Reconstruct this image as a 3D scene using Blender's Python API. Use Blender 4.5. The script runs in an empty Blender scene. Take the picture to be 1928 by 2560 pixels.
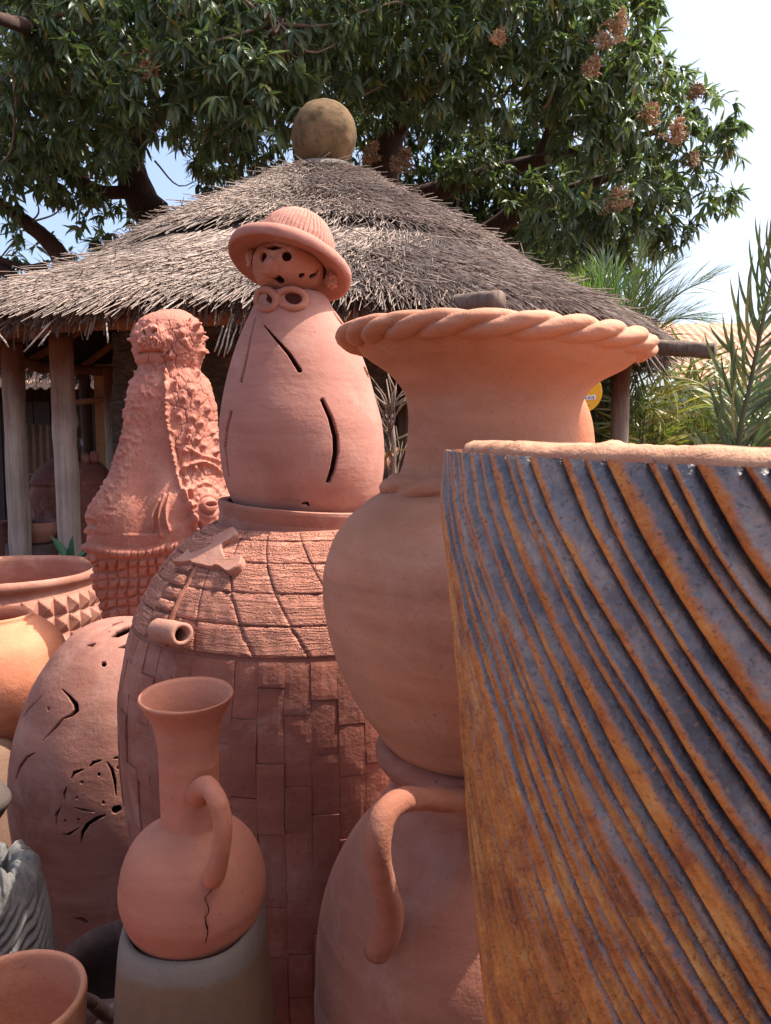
import bpy, math, random
import numpy as np
from mathutils import Vector, Matrix

random.seed(7)
rng = np.random.default_rng(7)
SC = bpy.context.scene
COL = SC.collection
PI = math.pi

# ------------------------------------------------------------------ camera
EYE = np.array([0.0, 0.0, 1.6])
PITCH = math.radians(-5.5)
FPX = 1924.0                       # focal length in pixels of the 1928 x 2560 frame
FWD = np.array([0, math.cos(PITCH), math.sin(PITCH)])
UPV = np.array([0, -math.sin(PITCH), math.cos(PITCH)])
RGT = np.array([1.0, 0, 0])
cam = bpy.data.cameras.new('camera')
cam.sensor_fit = 'VERTICAL'
cam.sensor_height = 36.0
cam.sensor_width = 36.0
cam.lens = FPX / 2560 * 36.0
cam.clip_start = 0.02
cam.clip_end = 2000
camo = bpy.data.objects.new('camera', cam)
COL.objects.link(camo)
camo.location = EYE
camo.rotation_euler = (PI / 2 + PITCH, 0, 0)
SC.camera = camo
cam.dof.use_dof = True
cam.dof.focus_distance = 1.9
cam.dof.aperture_fstop = 30.0

# ------------------------------------------------------------------ light
SUN_EL = math.radians(60)
SUN_AZ = math.radians(14)          # from +X towards +Y (slightly behind the pots)
SDIR = np.array([math.cos(SUN_EL) * math.cos(SUN_AZ), math.cos(SUN_EL) * math.sin(SUN_AZ), math.sin(SUN_EL)])
world = bpy.data.worlds.new('World')
SC.world = world
world.use_nodes = True
wn = world.node_tree
wn.nodes.clear()
sky = wn.nodes.new('ShaderNodeTexSky')
sky.sky_type = 'NISHITA'
sky.sun_disc = False
sky.sun_elevation = SUN_EL
sky.sun_rotation = math.atan2(SDIR[0], SDIR[1])
sky.altitude = 1000
sky.air_density = 0.9
sky.dust_density = 10.0
sky.ozone_density = 1.0
bg = wn.nodes.new('ShaderNodeBackground')
bg.inputs['Strength'].default_value = 0.15
wo = wn.nodes.new('ShaderNodeOutputWorld')
wn.links.new(sky.outputs[0], bg.inputs[0])
wn.links.new(bg.outputs[0], wo.inputs[0])
sl = bpy.data.lights.new('sun', 'SUN')
sl.energy = 3.6
sl.angle = math.radians(0.53)
sl.color = (1.0, 0.93, 0.84)
slo = bpy.data.objects.new('sun', sl)
COL.objects.link(slo)
slo.rotation_euler = Vector(SDIR).to_track_quat('Z', 'Y').to_euler()
slo.location = (6, 1, 12)
SC.view_settings.view_transform = 'Standard'
SC.view_settings.look = 'None'
SC.view_settings.exposure = 1.22
SC.view_settings.gamma = 1.0
try:
    SC.view_settings.use_curve_mapping = False
except Exception:
    pass
SC.cycles.max_bounces = 8
SC.cycles.diffuse_bounces = 4
SC.cycles.transparent_max_bounces = 8

# ------------------------------------------------------------------ helpers
def P(px, py, Y):
    d = FWD + (px - 964) / FPX * RGT + (1280 - py) / FPX * UPV
    return EYE + d * (Y / d[1])

def proj(V):
    Q = V - EYE
    dep = Q @ FWD
    return 964 + FPX * (Q @ RGT) / dep, 1280 - FPX * (Q @ UPV) / dep, dep

def mpp(px, py, Y):
    """metres per photo pixel at a point"""
    return float((P(px, py, Y) - EYE) @ FWD) / FPX

def lin(r, g, b):
    f = lambda c: (c / 12.92 if c <= 0.04045 else ((c + 0.055) / 1.055) ** 2.4)
    return (f(r / 255), f(g / 255), f(b / 255), 1)

def _h(ix, iy, iz, seed):
    with np.errstate(over='ignore'):
        n = (ix.astype(np.uint32) * np.uint32(374761393) + iy.astype(np.uint32) * np.uint32(668265263)
             + iz.astype(np.uint32) * np.uint32(2246822519) + np.uint32(seed * 3266489917 & 0xffffffff))
        n = (n ^ (n >> np.uint32(13))) * np.uint32(1274126177)
        n = n ^ (n >> np.uint32(16))
    return n.astype(np.float64) / 4294967295.0

def noise(p, seed=0):
    """value noise in -1..1, p is (...,3)"""
    p = np.asarray(p, float)
    i = np.floor(p).astype(np.int64)
    f = p - i
    f = f * f * (3 - 2 * f)
    i = i.astype(np.int32)
    r = 0
    for dx in (0, 1):
        for dy in (0, 1):
            for dz in (0, 1):
                w = (f[..., 0] if dx else 1 - f[..., 0]) * (f[..., 1] if dy else 1 - f[..., 1]) * (f[..., 2] if dz else 1 - f[..., 2])
                r = r + w * _h(i[..., 0] + dx, i[..., 1] + dy, i[..., 2] + dz, seed)
    return r * 2 - 1

def fbm(p, seed=0, o=4):
    a, r, t = 1.0, 0, 0
    p = np.asarray(p, float)
    for k in range(o):
        r = r + a * noise(p * 2 ** k, seed + k * 17)
        t += a
        a *= 0.5
    return r / t

def cr(pts, n):
    """Catmull-Rom through 2..4-D points, n samples spread by arc length"""
    p = np.asarray(pts, float)
    p = np.vstack([2 * p[0] - p[1], p, 2 * p[-1] - p[-2]])
    out = []
    for k in range(1, len(p) - 2):
        t = np.linspace(0, 1, 24, endpoint=False)[:, None]
        a, b, c, d = p[k - 1], p[k], p[k + 1], p[k + 2]
        out.append(0.5 * (2 * b + (c - a) * t + (2 * a - 5 * b + 4 * c - d) * t ** 2 + (3 * b - a - 3 * c + d) * t ** 3))
    q = np.vstack(out + [p[-2][None]])
    s = np.r_[0, np.cumsum(np.linalg.norm(np.diff(q[:, :min(3, q.shape[1])], axis=0), axis=1))]
    u = np.linspace(0, s[-1], n)
    return np.stack([np.interp(u, s, q[:, k]) for k in range(q.shape[1])], 1)

def mesh(name, V, F, mat=None, smooth=True, attrs=None):
    """F: list of face arrays (each N x 3 or N x 4)"""
    me = bpy.data.meshes.new(name)
    V = np.asarray(V, float).reshape(-1, 3)
    if not isinstance(F, (list, tuple)):
        F = [F]
    F = [np.asarray(f, dtype=np.int32) for f in F if len(f)]
    me.vertices.add(len(V))
    me.vertices.foreach_set('co', V.astype(np.float32).ravel())
    tot = np.concatenate([np.full(len(f), f.shape[1], np.int32) for f in F])
    idx = np.concatenate([f.ravel() for f in F])
    st = np.r_[0, np.cumsum(tot)[:-1]].astype(np.int32)
    me.loops.add(len(idx))
    me.loops.foreach_set('vertex_index', idx)
    me.polygons.add(len(tot))
    me.polygons.foreach_set('loop_start', st)
    me.polygons.foreach_set('loop_total', tot)
    me.polygons.foreach_set('use_smooth', np.full(len(tot), bool(smooth)))
    for k, a in (attrs or {}).items():
        at = me.attributes.new(k, 'FLOAT', 'POINT')
        at.data.foreach_set('value', np.asarray(a, np.float32).ravel())
    me.update(calc_edges=True)
    me.validate()
    if mat:
        me.materials.append(mat)
    return me

def tag(o, label=None, cat=None, group=None, kind=None):
    if label: o['label'] = label
    if cat: o['category'] = cat
    if group: o['group'] = group
    if kind: o['kind'] = kind
    return o

def thing(name, loc, label, cat, group=None):
    o = bpy.data.objects.new(name, None)
    o.empty_display_size = 0.1
    COL.objects.link(o)
    o.location = [float(c) for c in loc]
    o['org'] = 0
    del o['org']
    return tag(o, label, cat, group)

def org(o):
    v = np.zeros(3)
    while o is not None:
        v = v + np.array(o.location)
        o = o.parent
    return v

def put(name, V, F, mat, parent=None, smooth=True, attrs=None, at=None, kind=None):
    """an object from world-space vertices, child of parent (no rotations anywhere up the chain)"""
    V = np.asarray(V, float).reshape(-1, 3)
    base = org(parent) if parent is not None else np.zeros(3)
    loc = np.zeros(3)
    if at is not None:
        loc = np.asarray(at, float) - base
    o = bpy.data.objects.new(name, mesh(name, V - base - loc, F, mat, smooth, attrs))
    COL.objects.link(o)
    o.location = loc
    if parent is not None:
        o.parent = parent
    if kind: o['kind'] = kind
    return o

def gf(nz, nu, wrap=True):
    j = np.arange(nu if wrap else nu - 1)
    i = np.arange(nz - 1)
    I, J = np.meshgrid(i, j, indexing='ij')
    K = (J + 1) % nu
    return np.stack([I * nu + J, I * nu + K, (I + 1) * nu + K, (I + 1) * nu + J], -1).reshape(-1, 4)

def lathe(c, prof, n=None, nu=96, phis=None, sx=1.0, sy=1.0):
    """grid (nz,nu,3); phi = 0 faces the camera (-Y), growing towards +X.  prof rows (r, z)"""
    pr = cr(prof, n) if n else np.asarray(prof, float)
    ph = np.linspace(-PI, PI, nu, endpoint=False) if phis is None else phis
    G = np.empty((len(pr), len(ph), 3))
    G[..., 0] = c[0] + pr[:, 0:1] * np.sin(ph) * sx
    G[..., 1] = c[1] - pr[:, 0:1] * np.cos(ph) * sy
    G[..., 2] = pr[:, 1:2]
    return G

def normals(G, wrap=True):
    if wrap:
        du = np.roll(G, -1, 1) - np.roll(G, 1, 1)
    else:
        du = np.gradient(G, axis=1)
    dv = np.gradient(G, axis=0)
    N = np.cross(du, dv)
    L = np.linalg.norm(N, axis=-1, keepdims=True)
    return N / np.maximum(L, 1e-12)

def wobble(G, amp, freq, seed, wrap=True):
    return G + normals(G, wrap) * (fbm(G * freq, seed, 3) * amp)[..., None]

def rotm(axis, deg):
    return np.array(Matrix.Rotation(math.radians(deg), 3, Vector(axis)))

def turn(V, M, piv):
    return (V - piv) @ M.T + piv

def ppx(cx, Y, rows, zlift=0):
    """profile rows (half width px, y px) -> (r, z) for an upright axis at photo column cx, distance Y"""
    out = []
    for h, y in rows:
        q = P(cx, y, Y)
        D = float((q - EYE) @ FWD)
        t = h / FPX
        out.append((D * t / math.sqrt(1 + t * t), q[2] + zlift))
    return out

def tube(pts, rad, ns=10, n=None, flat=1.0, caps=True, flatdir=None):
    """swept tube: pts (k,3), rad scalar or per point; returns V, [quads, tris]"""
    p = np.asarray(pts, float)
    r = np.full(len(p), rad, float) if np.isscalar(rad) else np.asarray(rad, float)
    if n:
        q = cr(np.hstack([p, r[:, None]]), n)
        p, r = q[:, :3], q[:, 3]
    T = np.gradient(p, axis=0)
    T /= np.linalg.norm(T, axis=1, keepdims=True) + 1e-12
    ref = np.array(flatdir, float) if flatdir is not None else (np.array([0, 0, 1.0]) if abs(T[0, 2]) < 0.9 else np.array([1.0, 0, 0]))
    A = np.empty_like(p)
    a = ref - T[0] * (ref @ T[0])
    a /= np.linalg.norm(a)
    for k in range(len(p)):
        if flatdir is not None:
            a2 = ref - T[k] * (ref @ T[k])
            if np.linalg.norm(a2) > 0.2: a = a2
        a = a - T[k] * (a @ T[k])
        a /= np.linalg.norm(a) + 1e-12
        A[k] = a
    B = np.cross(T, A)
    th = np.linspace(0, 2 * PI, ns, endpoint=False)
    V = p[:, None] + r[:, None, None] * (np.cos(th)[None, :, None] * A[:, None] * flat + np.sin(th)[None, :, None] * B[:, None])
    F = gf(len(p), ns)
    V = V.reshape(-1, 3)
    if caps:
        V = np.vstack([V, p[0], p[-1]])
        j = np.arange(ns)
        k = (j + 1) % ns
        b = (len(p) - 1) * ns
        t0 = np.stack([np.full(ns, len(V) - 2), k, j], 1)
        t1 = np.stack([np.full(ns, len(V) - 1), b + j, b + k], 1)
        return V, [F, np.vstack([t0, t1])]
    return V, [F]

def join(parts):
    """[(V, [faces])] -> V, faces"""
    Vs, q, t, o = [], [], [], 0
    for V, F in parts:
        V = np.asarray(V).reshape(-1, 3)
        Vs.append(V)
        for f in F:
            f = np.asarray(f)
            if len(f):
                (q if f.shape[1] == 4 else t).append(f + o)
        o += len(V)
    out = []
    if q: out.append(np.vstack(q))
    if t: out.append(np.vstack(t))
    return np.vstack(Vs), out

def cuts(G, slits, thr, wrap=True, front=True):
    """remove the cells of grid G that fall inside slits: each slit a list of (px, py, half width px).
    Returns moved grid and the kept quads (the openings are real holes; Solidify gives them their wall)."""
    nz, nu, _ = G.shape
    x, y, dep = proj(G.reshape(-1, 3))
    N = normals(G, wrap).reshape(-1, 3)
    vis = ((G.reshape(-1, 3) - EYE) * N).sum(1) < 0 if front else np.ones(len(x), bool)
    sd = np.full(len(x), 1e9)
    gx = np.zeros(len(x)); gy = np.zeros(len(x))
    for s in slits:
        s = np.asarray(s, float)
        if len(s) == 1:
            s = np.vstack([s, s + [0.01, 0.01, 0]])
        for a, b in zip(s[:-1], s[1:]):
            d = b - a
            t = np.clip(((x - a[0]) * d[0] + (y - a[1]) * d[1]) / (d[0] ** 2 + d[1] ** 2), 0, 1)
            ex, ey = x - a[0] - t * d[0], y - a[1] - t * d[1]
            L = np.hypot(ex, ey)
            m = L - (a[2] + t * d[2])
            k = m < sd
            sd[k] = m[k]
            gx[k] = (ex / np.maximum(L, 1e-6))[k]
            gy[k] = (ey / np.maximum(L, 1e-6))[k]
    F = gf(nz, nu, wrap)
    kill = vis[F].all(1) & (sd[F].mean(1) < 0)
    a = np.zeros(len(x), bool); a[F[kill].ravel()] = True
    b = np.zeros(len(x), bool); b[F[~kill].ravel()] = True
    edge = a & b                       # the border of each opening is moved onto its exact outline
    mv = np.where(edge, -np.clip(sd, -5, 5), 0) * dep / FPX
    V = G.reshape(-1, 3) + mv[:, None] * (gx[:, None] * RGT - gy[:, None] * UPV)
    return V, F[~kill], N

def shellwall(V, F, N, t):
    """close a cut surface into a wall of thickness t along the smooth normals N"""
    used = np.unique(F)
    mp = np.full(len(V), -1); mp[used] = np.arange(len(used))
    F = mp[F]; V = V[used]; N = N[used]
    n = len(V)
    E = np.vstack([F[:, [k, (k + 1) % 4]] for k in range(4)])
    key = np.sort(E, 1); key = key[:, 0].astype(np.int64) * n + key[:, 1]
    _, idx, cnt = np.unique(key, return_index=True, return_counts=True)
    B = E[idx[cnt == 1]]
    W = np.stack([B[:, 1], B[:, 0], B[:, 0] + n, B[:, 1] + n], 1)
    return np.vstack([V, V - N * t]), [F, F[:, ::-1] + n, W]

def solidify(o, t):
    m = o.modifiers.new('wall', 'SOLIDIFY')
    m.thickness = t
    m.offset = -1
    m.use_rim = True
    return o

# ------------------------------------------------------------------ materials
class NT:
    def __init__(s, name):
        s.m = bpy.data.materials.new(name)
        s.m.use_nodes = True
        s.t = s.m.node_tree
        s.t.nodes.clear()
        s.out = s.n('ShaderNodeOutputMaterial')
        s.b = s.n('ShaderNodeBsdfPrincipled')
        s.l(s.b.outputs[0], s.out.inputs[0])
        s.co = s.n('ShaderNodeTexCoord').outputs['Object']
    def n(s, typ, **k):
        x = s.t.nodes.new(typ)
        for a, b in k.items(): setattr(x, a, b)
        return x
    def l(s, a, b): s.t.links.new(a, b)
    def map(s, scale=(1, 1, 1), src=None, rot=(0, 0, 0)):
        x = s.n('ShaderNodeMapping')
        x.inputs['Scale'].default_value = scale
        x.inputs['Rotation'].default_value = rot
        s.l(src or s.co, x.inputs[0])
        return x.outputs[0]
    def noise(s, scale, detail=4, rough=0.55, src=None, dist=0.0):
        x = s.n('ShaderNodeTexNoise')
        x.inputs['Scale'].default_value = scale
        x.inputs['Detail'].default_value = detail
        x.inputs['Roughness'].default_value = rough
        x.inputs['Distortion'].default_value = dist
        s.l(src or s.co, x.inputs['Vector'])
        return x.outputs['Fac']
    def vor(s, scale, feature='F1', src=None, out='Distance', rand=1.0):
        x = s.n('ShaderNodeTexVoronoi', feature=feature)
        x.inputs['Scale'].default_value = scale
        x.inputs['Randomness'].default_value = rand
        s.l(src or s.co, x.inputs['Vector'])
        return x.outputs[out]
    def ramp(s, fac, stops):
        x = s.n('ShaderNodeValToRGB')
        e = x.color_ramp.elements
        while len(e) < len(stops): e.new(0.5)
        for k, (p, c) in enumerate(stops):
            e[k].position = p
            e[k].color = c if not np.isscalar(c) else (c, c, c, 1)
        s.l(fac, x.inputs[0])
        return x.outputs[0]
    def mix(s, fac, a, b, mode='MIX'):
        x = s.n('ShaderNodeMix', data_type='RGBA', blend_type=mode)
        for v, i in ((fac, 0), (a, 6), (b, 7)):
            if hasattr(v, 'links'): s.l(v, x.inputs[i])
            else: x.inputs[i].default_value = v
        return x.outputs[2]
    def math(s, op, a, b=0.0, clamp=False):
        x = s.n('ShaderNodeMath', operation=op, use_clamp=clamp)
        for v, i in ((a, 0), (b, 1)):
            if hasattr(v, 'links'): s.l(v, x.inputs[i])
            else: x.inputs[i].default_value = v
        return x.outputs[0]
    def attr(s, name):
        x = s.n('ShaderNodeAttribute', attribute_name=name)
        return x.outputs['Fac']
    def island(s):
        return s.n('ShaderNodeNewGeometry').outputs['Random Per Island']
    def objrand(s):
        return s.n('ShaderNodeObjectInfo').outputs['Random']
    def bump(s, h, strength=0.3, dist=0.01, prev=None):
        x = s.n('ShaderNodeBump')
        x.inputs['Strength'].default_value = strength
        x.inputs['Distance'].default_value = dist
        s.l(h, x.inputs['Height'])
        if prev is not None: s.l(prev, x.inputs['Normal'])
        return x.outputs[0]
    def fin(s, col, rough=0.85, nrm=None, spec=0.3):
        for v, k in ((col, 'Base Color'), (rough, 'Roughness')):
            if hasattr(v, 'links'): s.l(v, s.b.inputs[k])
            else: s.b.inputs[k].default_value = v
        s.b.inputs['Specular IOR Level'].default_value = spec
        if nrm is not None: s.l(nrm, s.b.inputs['Normal'])
        return s.m

def clay(name, c1, c2, dust=0.35, dustcol=lin(196, 150, 130), scale=1.0, rough=0.88, grit=0.5, lines=0.28, stain=None, stain_amt=0.0, objvar=0.0, tone=True):
    m = NT(name)
    if tone:
        c1, c2, dustcol = ((c[0] * 0.99, min(1, c[1] * 1.23), min(1, c[2] * 1.36), 1) for c in (c1, c2, dustcol))
        if stain is not None: stain = (stain[0], stain[1] * 1.2, stain[2] * 1.35, 1)
    a = m.noise(2.6 * scale, 6, 0.6, dist=0.4)
    col = m.ramp(a, [(0.30, c1), (0.68, c2)])
    lo = m.noise(1.1 * scale, 4, 0.55, dist=0.8)
    col = m.mix(m.ramp(lo, [(0.38, 0.75), (0.56, 0.0)]), col, (c1[0] * 0.72, c1[1] * 0.66, c1[2] * 0.62, 1))
    col = m.mix(m.ramp(lo, [(0.56, 0.0), (0.74, 0.5)]), col, (min(1, c2[0] * 1.12), min(1, c2[1] * 1.02), c2[2] * 0.86, 1))
    st = m.noise(1.0, 5, 0.6, src=m.map((3 * scale, 3 * scale, 22 * scale)))
    col = m.mix(m.ramp(st, [(0.42, 0.0), (0.75, 0.35)]), col, tuple(min(1, x * 1.25) for x in c2[:3]) + (1,))
    d = m.noise(5.5 * scale, 8, 0.68, dist=0.8)
    col = m.mix(m.math('MULTIPLY', m.ramp(d, [(0.50, 0.0), (0.72, 1.0)]), dust), col, dustcol)
    if stain is not None:
        e = m.noise(1.7 * scale, 6, 0.65, dist=0.6)
        col = m.mix(m.math('MULTIPLY', m.ramp(e, [(0.5, 0.0), (0.66, 1.0)]), stain_amt), col, stain)
    bl_ = m.noise(3.4 * scale, 9, 0.72, dist=1.2)
    col = m.mix(m.ramp(bl_, [(0.57, 0.0), (0.80, 0.55)]), col, (min(1, dustcol[0] * 1.12), min(1, dustcol[1] * 1.16), min(1, dustcol[2] * 1.2), 1))
    sp = m.noise(150 * scale, 2, 0.5)
    col = m.mix(m.ramp(sp, [(0.66, 0.0), (0.75, 0.4)]), col, tuple(x * 0.35 for x in c1[:3]) + (1,))
    pv = m.math('ADD', m.vor(22 * scale), m.ramp(m.noise(6 * scale, 2), [(0.45, 0.12), (0.62, 0.0)]))
    col = m.mix(m.ramp(pv, [(0.035, 0.6), (0.06, 0.0)]), col, tuple(x * 0.25 for x in c1[:3]) + (1,))
    sc = m.noise(1.0, 3, 0.5, src=m.map((60 * scale, 60 * scale, 9 * scale), rot=(0.5, 0.7, 0.3)))
    col = m.mix(m.ramp(sc, [(0.745, 0.0), (0.80, 0.3)]), col, dustcol)
    if objvar:
        r = m.objrand()
        col = m.mix(m.math('MULTIPLY', r, objvar), col, tuple(x * 0.55 for x in c1[:3]) + (1,))
    g = m.noise(70 * scale, 5, 0.7)
    n1 = m.bump(g, grit, 0.004)
    n2 = m.bump(st, lines, 0.006, n1)
    n2 = m.bump(m.noise(16 * scale, 4, 0.6, dist=0.5), 0.22, 0.012, n2)
    n3 = m.bump(m.ramp(pv, [(0.03, 0.0), (0.075, 1.0)]), 0.3, 0.003, n2)
    rr = m.ramp(d, [(0.3, rough - 0.12), (0.7, min(1, rough + 0.06))])
    return m.fin(col, rr, n3, 0.28)
# ------------------------------------------------------------------ ground and far setting
def m_soil():
    m = NT('soil')
    a = m.noise(0.6, 8, 0.65)
    col = m.ramp(a, [(0.3, lin(82, 56, 44)), (0.7, lin(118, 86, 68))])
    b = m.noise(22, 6, 0.7)
    col = m.mix(m.ramp(b, [(0.5, 0.0), (0.75, 0.5)]), col, lin(70, 46, 36))
    return m.fin(col, 0.95, m.bump(b, 0.6, 0.03))
g = 120
u = np.linspace(-1, 1, g)
X, Y = np.meshgrid(np.sign(u) * np.abs(u) ** 2.2 * 600, np.sign(u) * np.abs(u) ** 2.2 * 600, indexing='xy')
Z = fbm(np.stack([X * 0.8, Y * 0.8, X * 0], -1), 3, 3) * 0.03 * (np.hypot(X, Y) < 60) - 0.01
put('ground', np.stack([X, Y + 5, Z], -1), gf(g, g, False), m_soil(), kind='structure')

HC = np.array([-0.635, 8.2])       # hut centre

# --- wood, thatch
def m_wood(name, c1, c2, top=None, zsplit=None):
    m = NT(name)
    a = m.noise(1.0, 6, 0.65, src=m.map((34, 34, 1.6)), dist=0.6)
    col = m.ramp(a, [(0.3, c1), (0.7, c2)])
    b = m.noise(3.0, 5, 0.6)
    col = m.mix(m.ramp(b, [(0.45, 0.0), (0.7, 0.5)]), col, tuple(x * 0.6 for x in c1[:3]) + (1,))
    if top is not None:
        s = m.n('ShaderNodeSeparateXYZ')
        m.l(m.co, s.inputs[0])
        z = m.math('ADD', s.outputs['Z'], m.math('MULTIPLY', m.noise(2.4, 5, 0.7, src=m.map((4, 4, 1))), 0.7))
        f = m.n('ShaderNodeMapRange')
        f.inputs['From Min'].default_value = zsplit
        f.inputs['From Max'].default_value = zsplit + 0.45
        m.l(z, f.inputs[0])
        col = m.mix(f.outputs[0], col, m.mix(a, top, tuple(x * 0.5 for x in top[:3]) + (1,)))
    return m.fin(col, 0.85, m.bump(a, 0.5, 0.012))
M_POST = m_wood('post_wood', lin(132, 112, 98), lin(178, 160, 146), lin(112, 66, 42), 2.0)
M_LOG = m_wood('log_wood', lin(92, 76, 66), lin(142, 120, 106))
M_BEAM = m_wood('beam_wood', lin(120, 74, 46), lin(160, 104, 68))
M_DARKW = m_wood('dark_wood', lin(62, 46, 38), lin(92, 70, 56))

def post_mesh(name, x, y, z0, z1, r, mat, parent, seed, leanx=0.0, knot=None):
    z = np.linspace(z0, z1, 40)
    G = lathe((x, y), np.stack([np.full(40, r) * (1 + 0.06 * (1 - (z - z0) / (z1 - z0))), z], 1), nu=28)
    G[..., 0] += (leanx * (z - z0))[:, None]
    G = wobble(G, r * 0.16, 3.0, seed)
    G = G + normals(G) * (noise(np.stack([G[..., 0] * 40, G[..., 1] * 40, G[..., 2] * 2], -1), seed) * r * 0.05)[..., None]
    if knot:
        G[..., 0] += 0.02 * np.exp(-((G[..., 2] - knot) / 0.05) ** 2) * (G[..., 0] > x)
    F = gf(40, 28)
    V = G.reshape(-1, 3)
    top = np.arange(28) + 39 * 28
    V = np.vstack([V, V[top].mean(0)])
    T = np.stack([np.full(28, len(V) - 1), top, np.roll(top, -1)], 1)
    return put(name, V, [F, T], mat, parent)

hut = thing('thatched_hut', (HC[0], HC[1], 0), 'round open hut with a grey thatched cone roof on bare wooden posts', 'hut')
_z = lambda x, y, Yd: float(P(x, y, Yd)[2])
ZA = _z(815, 428, 8.2)
RP = cr([(0.0, ZA + 0.02), (0.40, ZA - 0.07), (0.95, _z(604, 487, 7.8)), (1.71, _z(416, 572, 7.48)), (2.5, _z(205, 690, 7.15)), (3.05, _z(41, 752, 6.9)), (3.45, 2.60), (3.76, 2.40)], 60)
def wx(V):
    """the roof is a little shorter on its right side"""
    V = np.array(V, float)
    d = V[..., 0] - HC[0]
    V[..., 0] = HC[0] + np.where(d > 0, d * (1 - 0.115 * np.clip(d / 3.0, 0, 1)), d)
    return V
def roof_z(r): return np.interp(r, RP[:, 0], RP[:, 1])
# dark inner shell of packed straw (closed: top and underside)
ph = np.linspace(-PI, PI, 120, endpoint=False)
def shell(off, r0, r1, n=40):
    r = np.linspace(r0, r1, n)
    return np.stack([r, roof_z(r) + off], 1)
prof = np.vstack([shell(-0.20, 0.01, 3.42)[:, :], shell(-0.06, 0.01, 3.60)[::-1]])
G = lathe(HC, prof, nu=120)
G[..., 2] += (fbm(G * 1.6, 5, 3) * 0.04)
def m_straw(name, cols, rough=0.75, dark=0.0):
    m = NT(name)
    r = m.island()
    st = [(k / len(cols), c) for k, c in enumerate(cols)]
    col = m.ramp(r, st)
    b = m.noise(0.9, 4, 0.6)
    col = m.mix(m.math('MULTIPLY', m.ramp(b, [(0.42, 0.0), (0.62, 1.0)]), 0.45), col, lin(92, 80, 74))
    return m.fin(col, rough, None, 0.25)
def m_pack():
    m = NT('packed_straw')
    a = m.noise(1.0, 5, 0.6, src=m.map((40, 40, 40)))
    return m.fin(m.ramp(a, [(0.3, lin(30, 22, 18)), (0.7, lin(64, 50, 42))]), 0.95, m.bump(a, 0.8, 0.03))
M_PACK = m_pack()
put('thatch_core', wx(G), gf(len(prof), 120), M_PACK, hut, kind='stuff')
M_STRAW = m_straw('straw', [lin(138, 120, 110), lin(176, 158, 146), lin(108, 92, 86), lin(158, 138, 122), lin(88, 74, 70), lin(186, 168, 152), lin(126, 108, 98), lin(150, 130, 118)])

def prisms(A, B, r, seed=0):
    """thin four-sided sticks from A to B, all at once"""
    n = len(A)
    T = B - A
    L = np.linalg.norm(T, axis=1, keepdims=True)
    T = T / L
    ref = np.where(np.abs(T[:, 2:3]) < 0.9, np.array([[0, 0, 1.0]]), np.array([[1.0, 0, 0]]))
    U = np.cross(T, ref); U /= np.linalg.norm(U, axis=1, keepdims=True)
    W = np.cross(T, U)
    r = np.broadcast_to(np.asarray(r, float), (n,))[:, None]
    ring = [U, W, -U, -W]
    V = np.stack([A + r * q for q in ring] + [B + r * 0.75 * q for q in ring], 1)
    b = (np.arange(n) * 8)[:, None]
    F = []
    for k in range(4):
        k2 = (k + 1) % 4
        F.append(np.hstack([b + k, b + k2, b + 4 + k2, b + 4 + k]))
    F.append(np.hstack([b + 4, b + 5, b + 6, b + 7]))
    return V.reshape(-1, 3), np.vstack(F)

def straws(n, r0, r1, lift0, lift1, phs, off=0.0, lmin=0.22, lmax=0.5, spread=0.22, rad=(0.0022, 0.0050), over=0.0, gap=None):
    r = np.sqrt(rng.uniform(r0 ** 2, r1 ** 2, n))
    ph = phs(n)
    if gap is not None:
        k = ~gap(ph, r)
        r, ph = r[k], ph[k]
        n = len(r)
    L = rng.uniform(lmin, lmax, n)
    dr = 1e-3
    sl = (roof_z(np.minimum(r + dr, 3.76)) - roof_z(np.minimum(r + dr, 3.76) - dr)) / dr
    rad_d = np.stack([np.sin(ph), -np.cos(ph), np.zeros(n)], 1)
    down = rad_d + np.stack([0 * sl, 0 * sl, sl], 1)
    down /= np.linalg.norm(down, axis=1, keepdims=True)
    side = np.stack([np.cos(ph), np.sin(ph), np.zeros(n)], 1)
    up = np.cross(side, down)
    up *= np.sign(up[:, 2:3])
    patch = noise(np.stack([ph * r * 1.1, r * 1.3, r * 0], -1), 41) * 0.30
    ang = rng.normal(0, spread, n) + patch
    wild = rng.random(n) < 0.03
    ang = np.where(wild, rng.normal(0, 0.8, n), ang)
    d = down * np.cos(ang)[:, None] + side * np.sin(ang)[:, None]
    A = np.stack([HC[0] + r * rad_d[:, 0], HC[1] + r * rad_d[:, 1], roof_z(r) + off], 1)
    lump = noise(np.stack([A[:, 0] * 1.4, A[:, 1] * 1.4, A[:, 2] * 1.4], -1), 9) * 0.035
    h0 = rng.uniform(-0.03, 0.004, n) + lump
    h1 = rng.uniform(lift0, lift1, n) + lump + wild * rng.uniform(0, 0.10, n)
    A2 = A + up * h0[:, None]
    B2 = A + d * L[:, None] + up * h1[:, None]
    rr = rng.uniform(rad[0], rad[1], n)
    return prisms(A2, B2, rr)
front = lambda n: np.where(rng.random(n) < 0.74, rng.uniform(-1.75, 1.75, n), rng.uniform(1.75, 2 * PI - 1.75, n))
gapf = lambda p, r: (noise(np.stack([p * 3.1, r * 0 + 2.2, r * 0], -1), 77) > 0.0) & (r > 2.0) & (r < 2.30)
S = [straws(42000, 1.95, 3.58, -0.005, 0.03, front, gap=gapf),
     straws(4200, 3.25, 3.62, -0.005, 0.03, front, lmin=0.2, lmax=0.36),
     straws(29000, 0.30, 1.90, -0.005, 0.03, front, off=0.012, lmin=0.2, lmax=0.40),
     straws(3600, 1.72, 1.96, 0.01, 0.04, front, off=0.016, lmin=0.18, lmax=0.32)]
V, F = join([(v, [f]) for v, f in S])
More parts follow.
